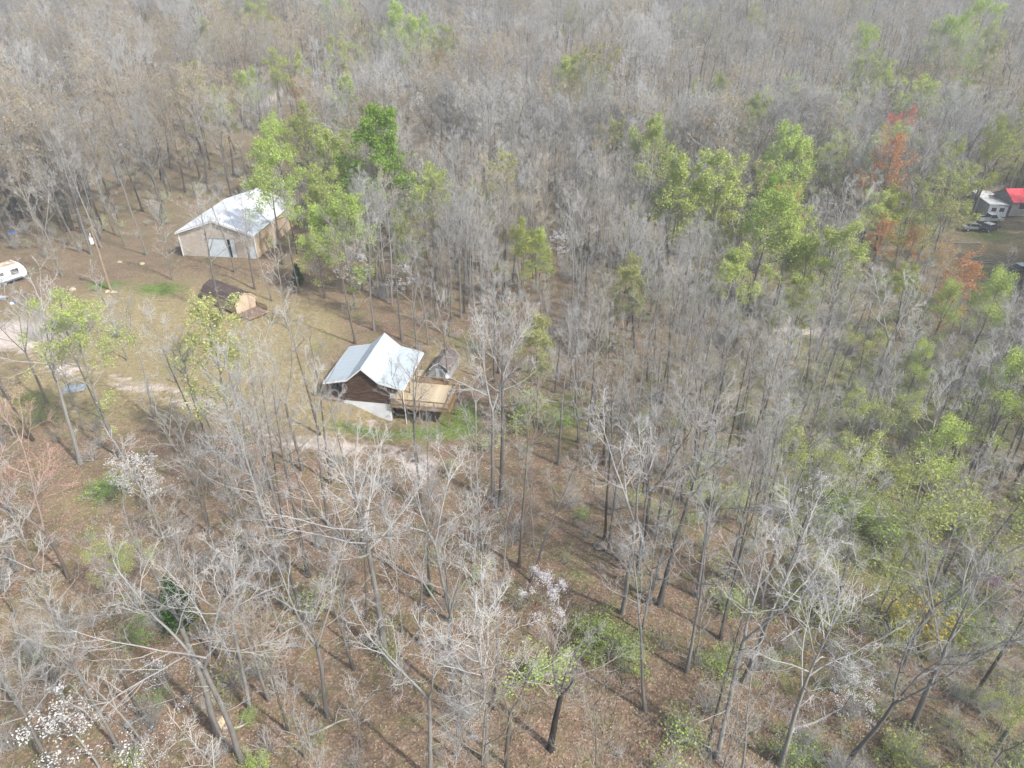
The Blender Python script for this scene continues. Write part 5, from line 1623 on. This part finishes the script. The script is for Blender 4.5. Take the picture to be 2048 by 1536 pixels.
bk_ = ['brush_low', 'brush_leafing', 'brush_green', 'brush_bare']
up = []
for _ in range(13000):
    py = 14 + 190 * rg.random() ** 1.15
    px = rg.uniform(-1, 1) * (.74 * py + 20)
    if inside((px, py), YARD) or inside((px, py), YARD2): continue
    dens = .16 + .5 * float(sm(5, 40, px)) + .25 * float(sm(80, 130, py))
    if math.hypot(px + 28, (py - 34)) < 14: dens += .25
    if py < 62 and px < 12: dens *= .5
    if rg.random() > dens * .62: continue
    c = rg.random(); gr = .38 if px > 10 else .16
    k = 2 if c < gr * .45 else (1 if c < gr * 1.5 else (3 if c > .9 else 0))
    s = rg.uniform(.5, 1.25)
    if k == 3: s *= .7
    up.append((px, py, gzf(px, py), 0, 0, rg.uniform(0, 6.28), s * rg.uniform(.8, 1.3), s, k))
scatter_object('undergrowth', 'thin bare and greening brush under the trees', 'undergrowth', up, [joined([m for _, m in KINDS[k][0]], k + '_mix') for k in bk_])

# ---- leaf litter, fallen sticks, grass: stuff
def litter_points(n, seed, y0, y1, keep):
    g = np.random.default_rng(seed)
    y = y0 + (y1 - y0) * g.random(n) ** 1.1
    x = (g.random(n) * 2 - 1) * (.74 * y + 12)
    k = keep(x, y, g)
    return x[k], y[k], g
x, y, g = litter_points(70000, 1, 15, 75, lambda a, b, g: g.random(len(a)) < 1)
n = len(x)
z = gz(x, y) + .03 + .04 * g.random(n)
P = np.stack([x, y, z], 1)
V, Tr = leaf_arrays([(p, None) for p in P], 1, .075, .0, 9, up=1.3)
lm = leaf_mat('dry_leaf', (.16, .085, .05), (.52, .36, .25), .05)
tag(link('leaf_litter', np_mesh('leaf_litter', V, tris=Tr, m=lm)), 'dry brown leaves strewn over the forest floor', 'leaf litter', kind='stuff')
rs = random.Random(17); recs = []
for _ in range(2600):
    yy = 15 + 75 * rs.random(); xx = rs.uniform(-1, 1) * (.74 * yy + 12)
    if inside((xx, yy), YARD): continue
    a = rs.uniform(0, 6.28); L = rs.uniform(.4, 2.2)
    p = Vector((xx, yy, gzf(xx, yy) + .05)); d = Vector((math.cos(a), math.sin(a), rs.uniform(0, .12)))
    q, _d = path(rs, p, d, L, 3, .15, 0)
    for w in q: w.z = max(w.z, gzf(w.x, w.y) + .03)
    r_ = rs.uniform(.008, .024)
    recs.append((3, q, [r_, r_ * .9, r_ * .7, r_ * .4]))
v, q, t = branch_arrays(recs)
tag(link('fallen_sticks', np_mesh('fallen_sticks', v, quads=q, m=BARK, thin=t)), 'grey sticks and twigs lying on the forest floor', 'sticks', kind='stuff')
gp = []
g = np.random.default_rng(4)
gw = np.clip(green * 1.0 + lawn * .35, 0, 1)
cand = np.argwhere((gw > .12) & (YY < 125) & (YY > 20))
pick = cand[g.integers(0, len(cand), 60000)]
wgt = gw[pick[:, 0], pick[:, 1]]
pick = pick[g.random(len(pick)) < wgt]
x = XX[pick[:, 0], pick[:, 1]] + g.uniform(-.5, .5, len(pick)); y = YY[pick[:, 0], pick[:, 1]] + g.uniform(-.5, .5, len(pick))
z = gz(x, y)
n = len(x); h = g.uniform(.08, .22, n); a = g.uniform(0, 6.28, n); w = .025
lx, ly = g.normal(0, .06, n), g.normal(0, .06, n)
V = np.stack([np.stack([x - w * np.cos(a), y - w * np.sin(a), z - .02], 1), np.stack([x + w * np.cos(a), y + w * np.sin(a), z - .02], 1), np.stack([x + lx, y + ly, z + h], 1)], 1).reshape(-1, 3)
tag(link('grass', np_mesh('grass', V, tris=np.arange(n * 3).reshape(-1, 3), m=leaf_mat('grass_blade', (.09, .17, .03), (.24, .28, .08), .3))), 'short patchy spring grass of the yard', 'grass', kind='stuff')

# ------------------------------------------------------------------ thin spring haze
hz = MB().box(-1100, 1100, -120, 1300, -9, 130)
hm = bpy.data.materials.new('thin_haze'); hm.use_nodes = True
hn = hm.node_tree; hn.nodes.remove(hn.nodes['Principled BSDF'])
pv = hn.nodes.new('ShaderNodeVolumePrincipled')
pv.inputs['Color'].default_value = (.93, .94, .93, 1)
pv.inputs['Density'].default_value = 0.0008
pv.inputs['Anisotropy'].default_value = 0.2
hn.links.new(pv.outputs[0], hn.nodes['Material Output'].inputs['Volume'])
if HAZE:
    tag(hz.build('haze', hm), 'thin pale spring haze over the woods', 'haze', kind='stuff')
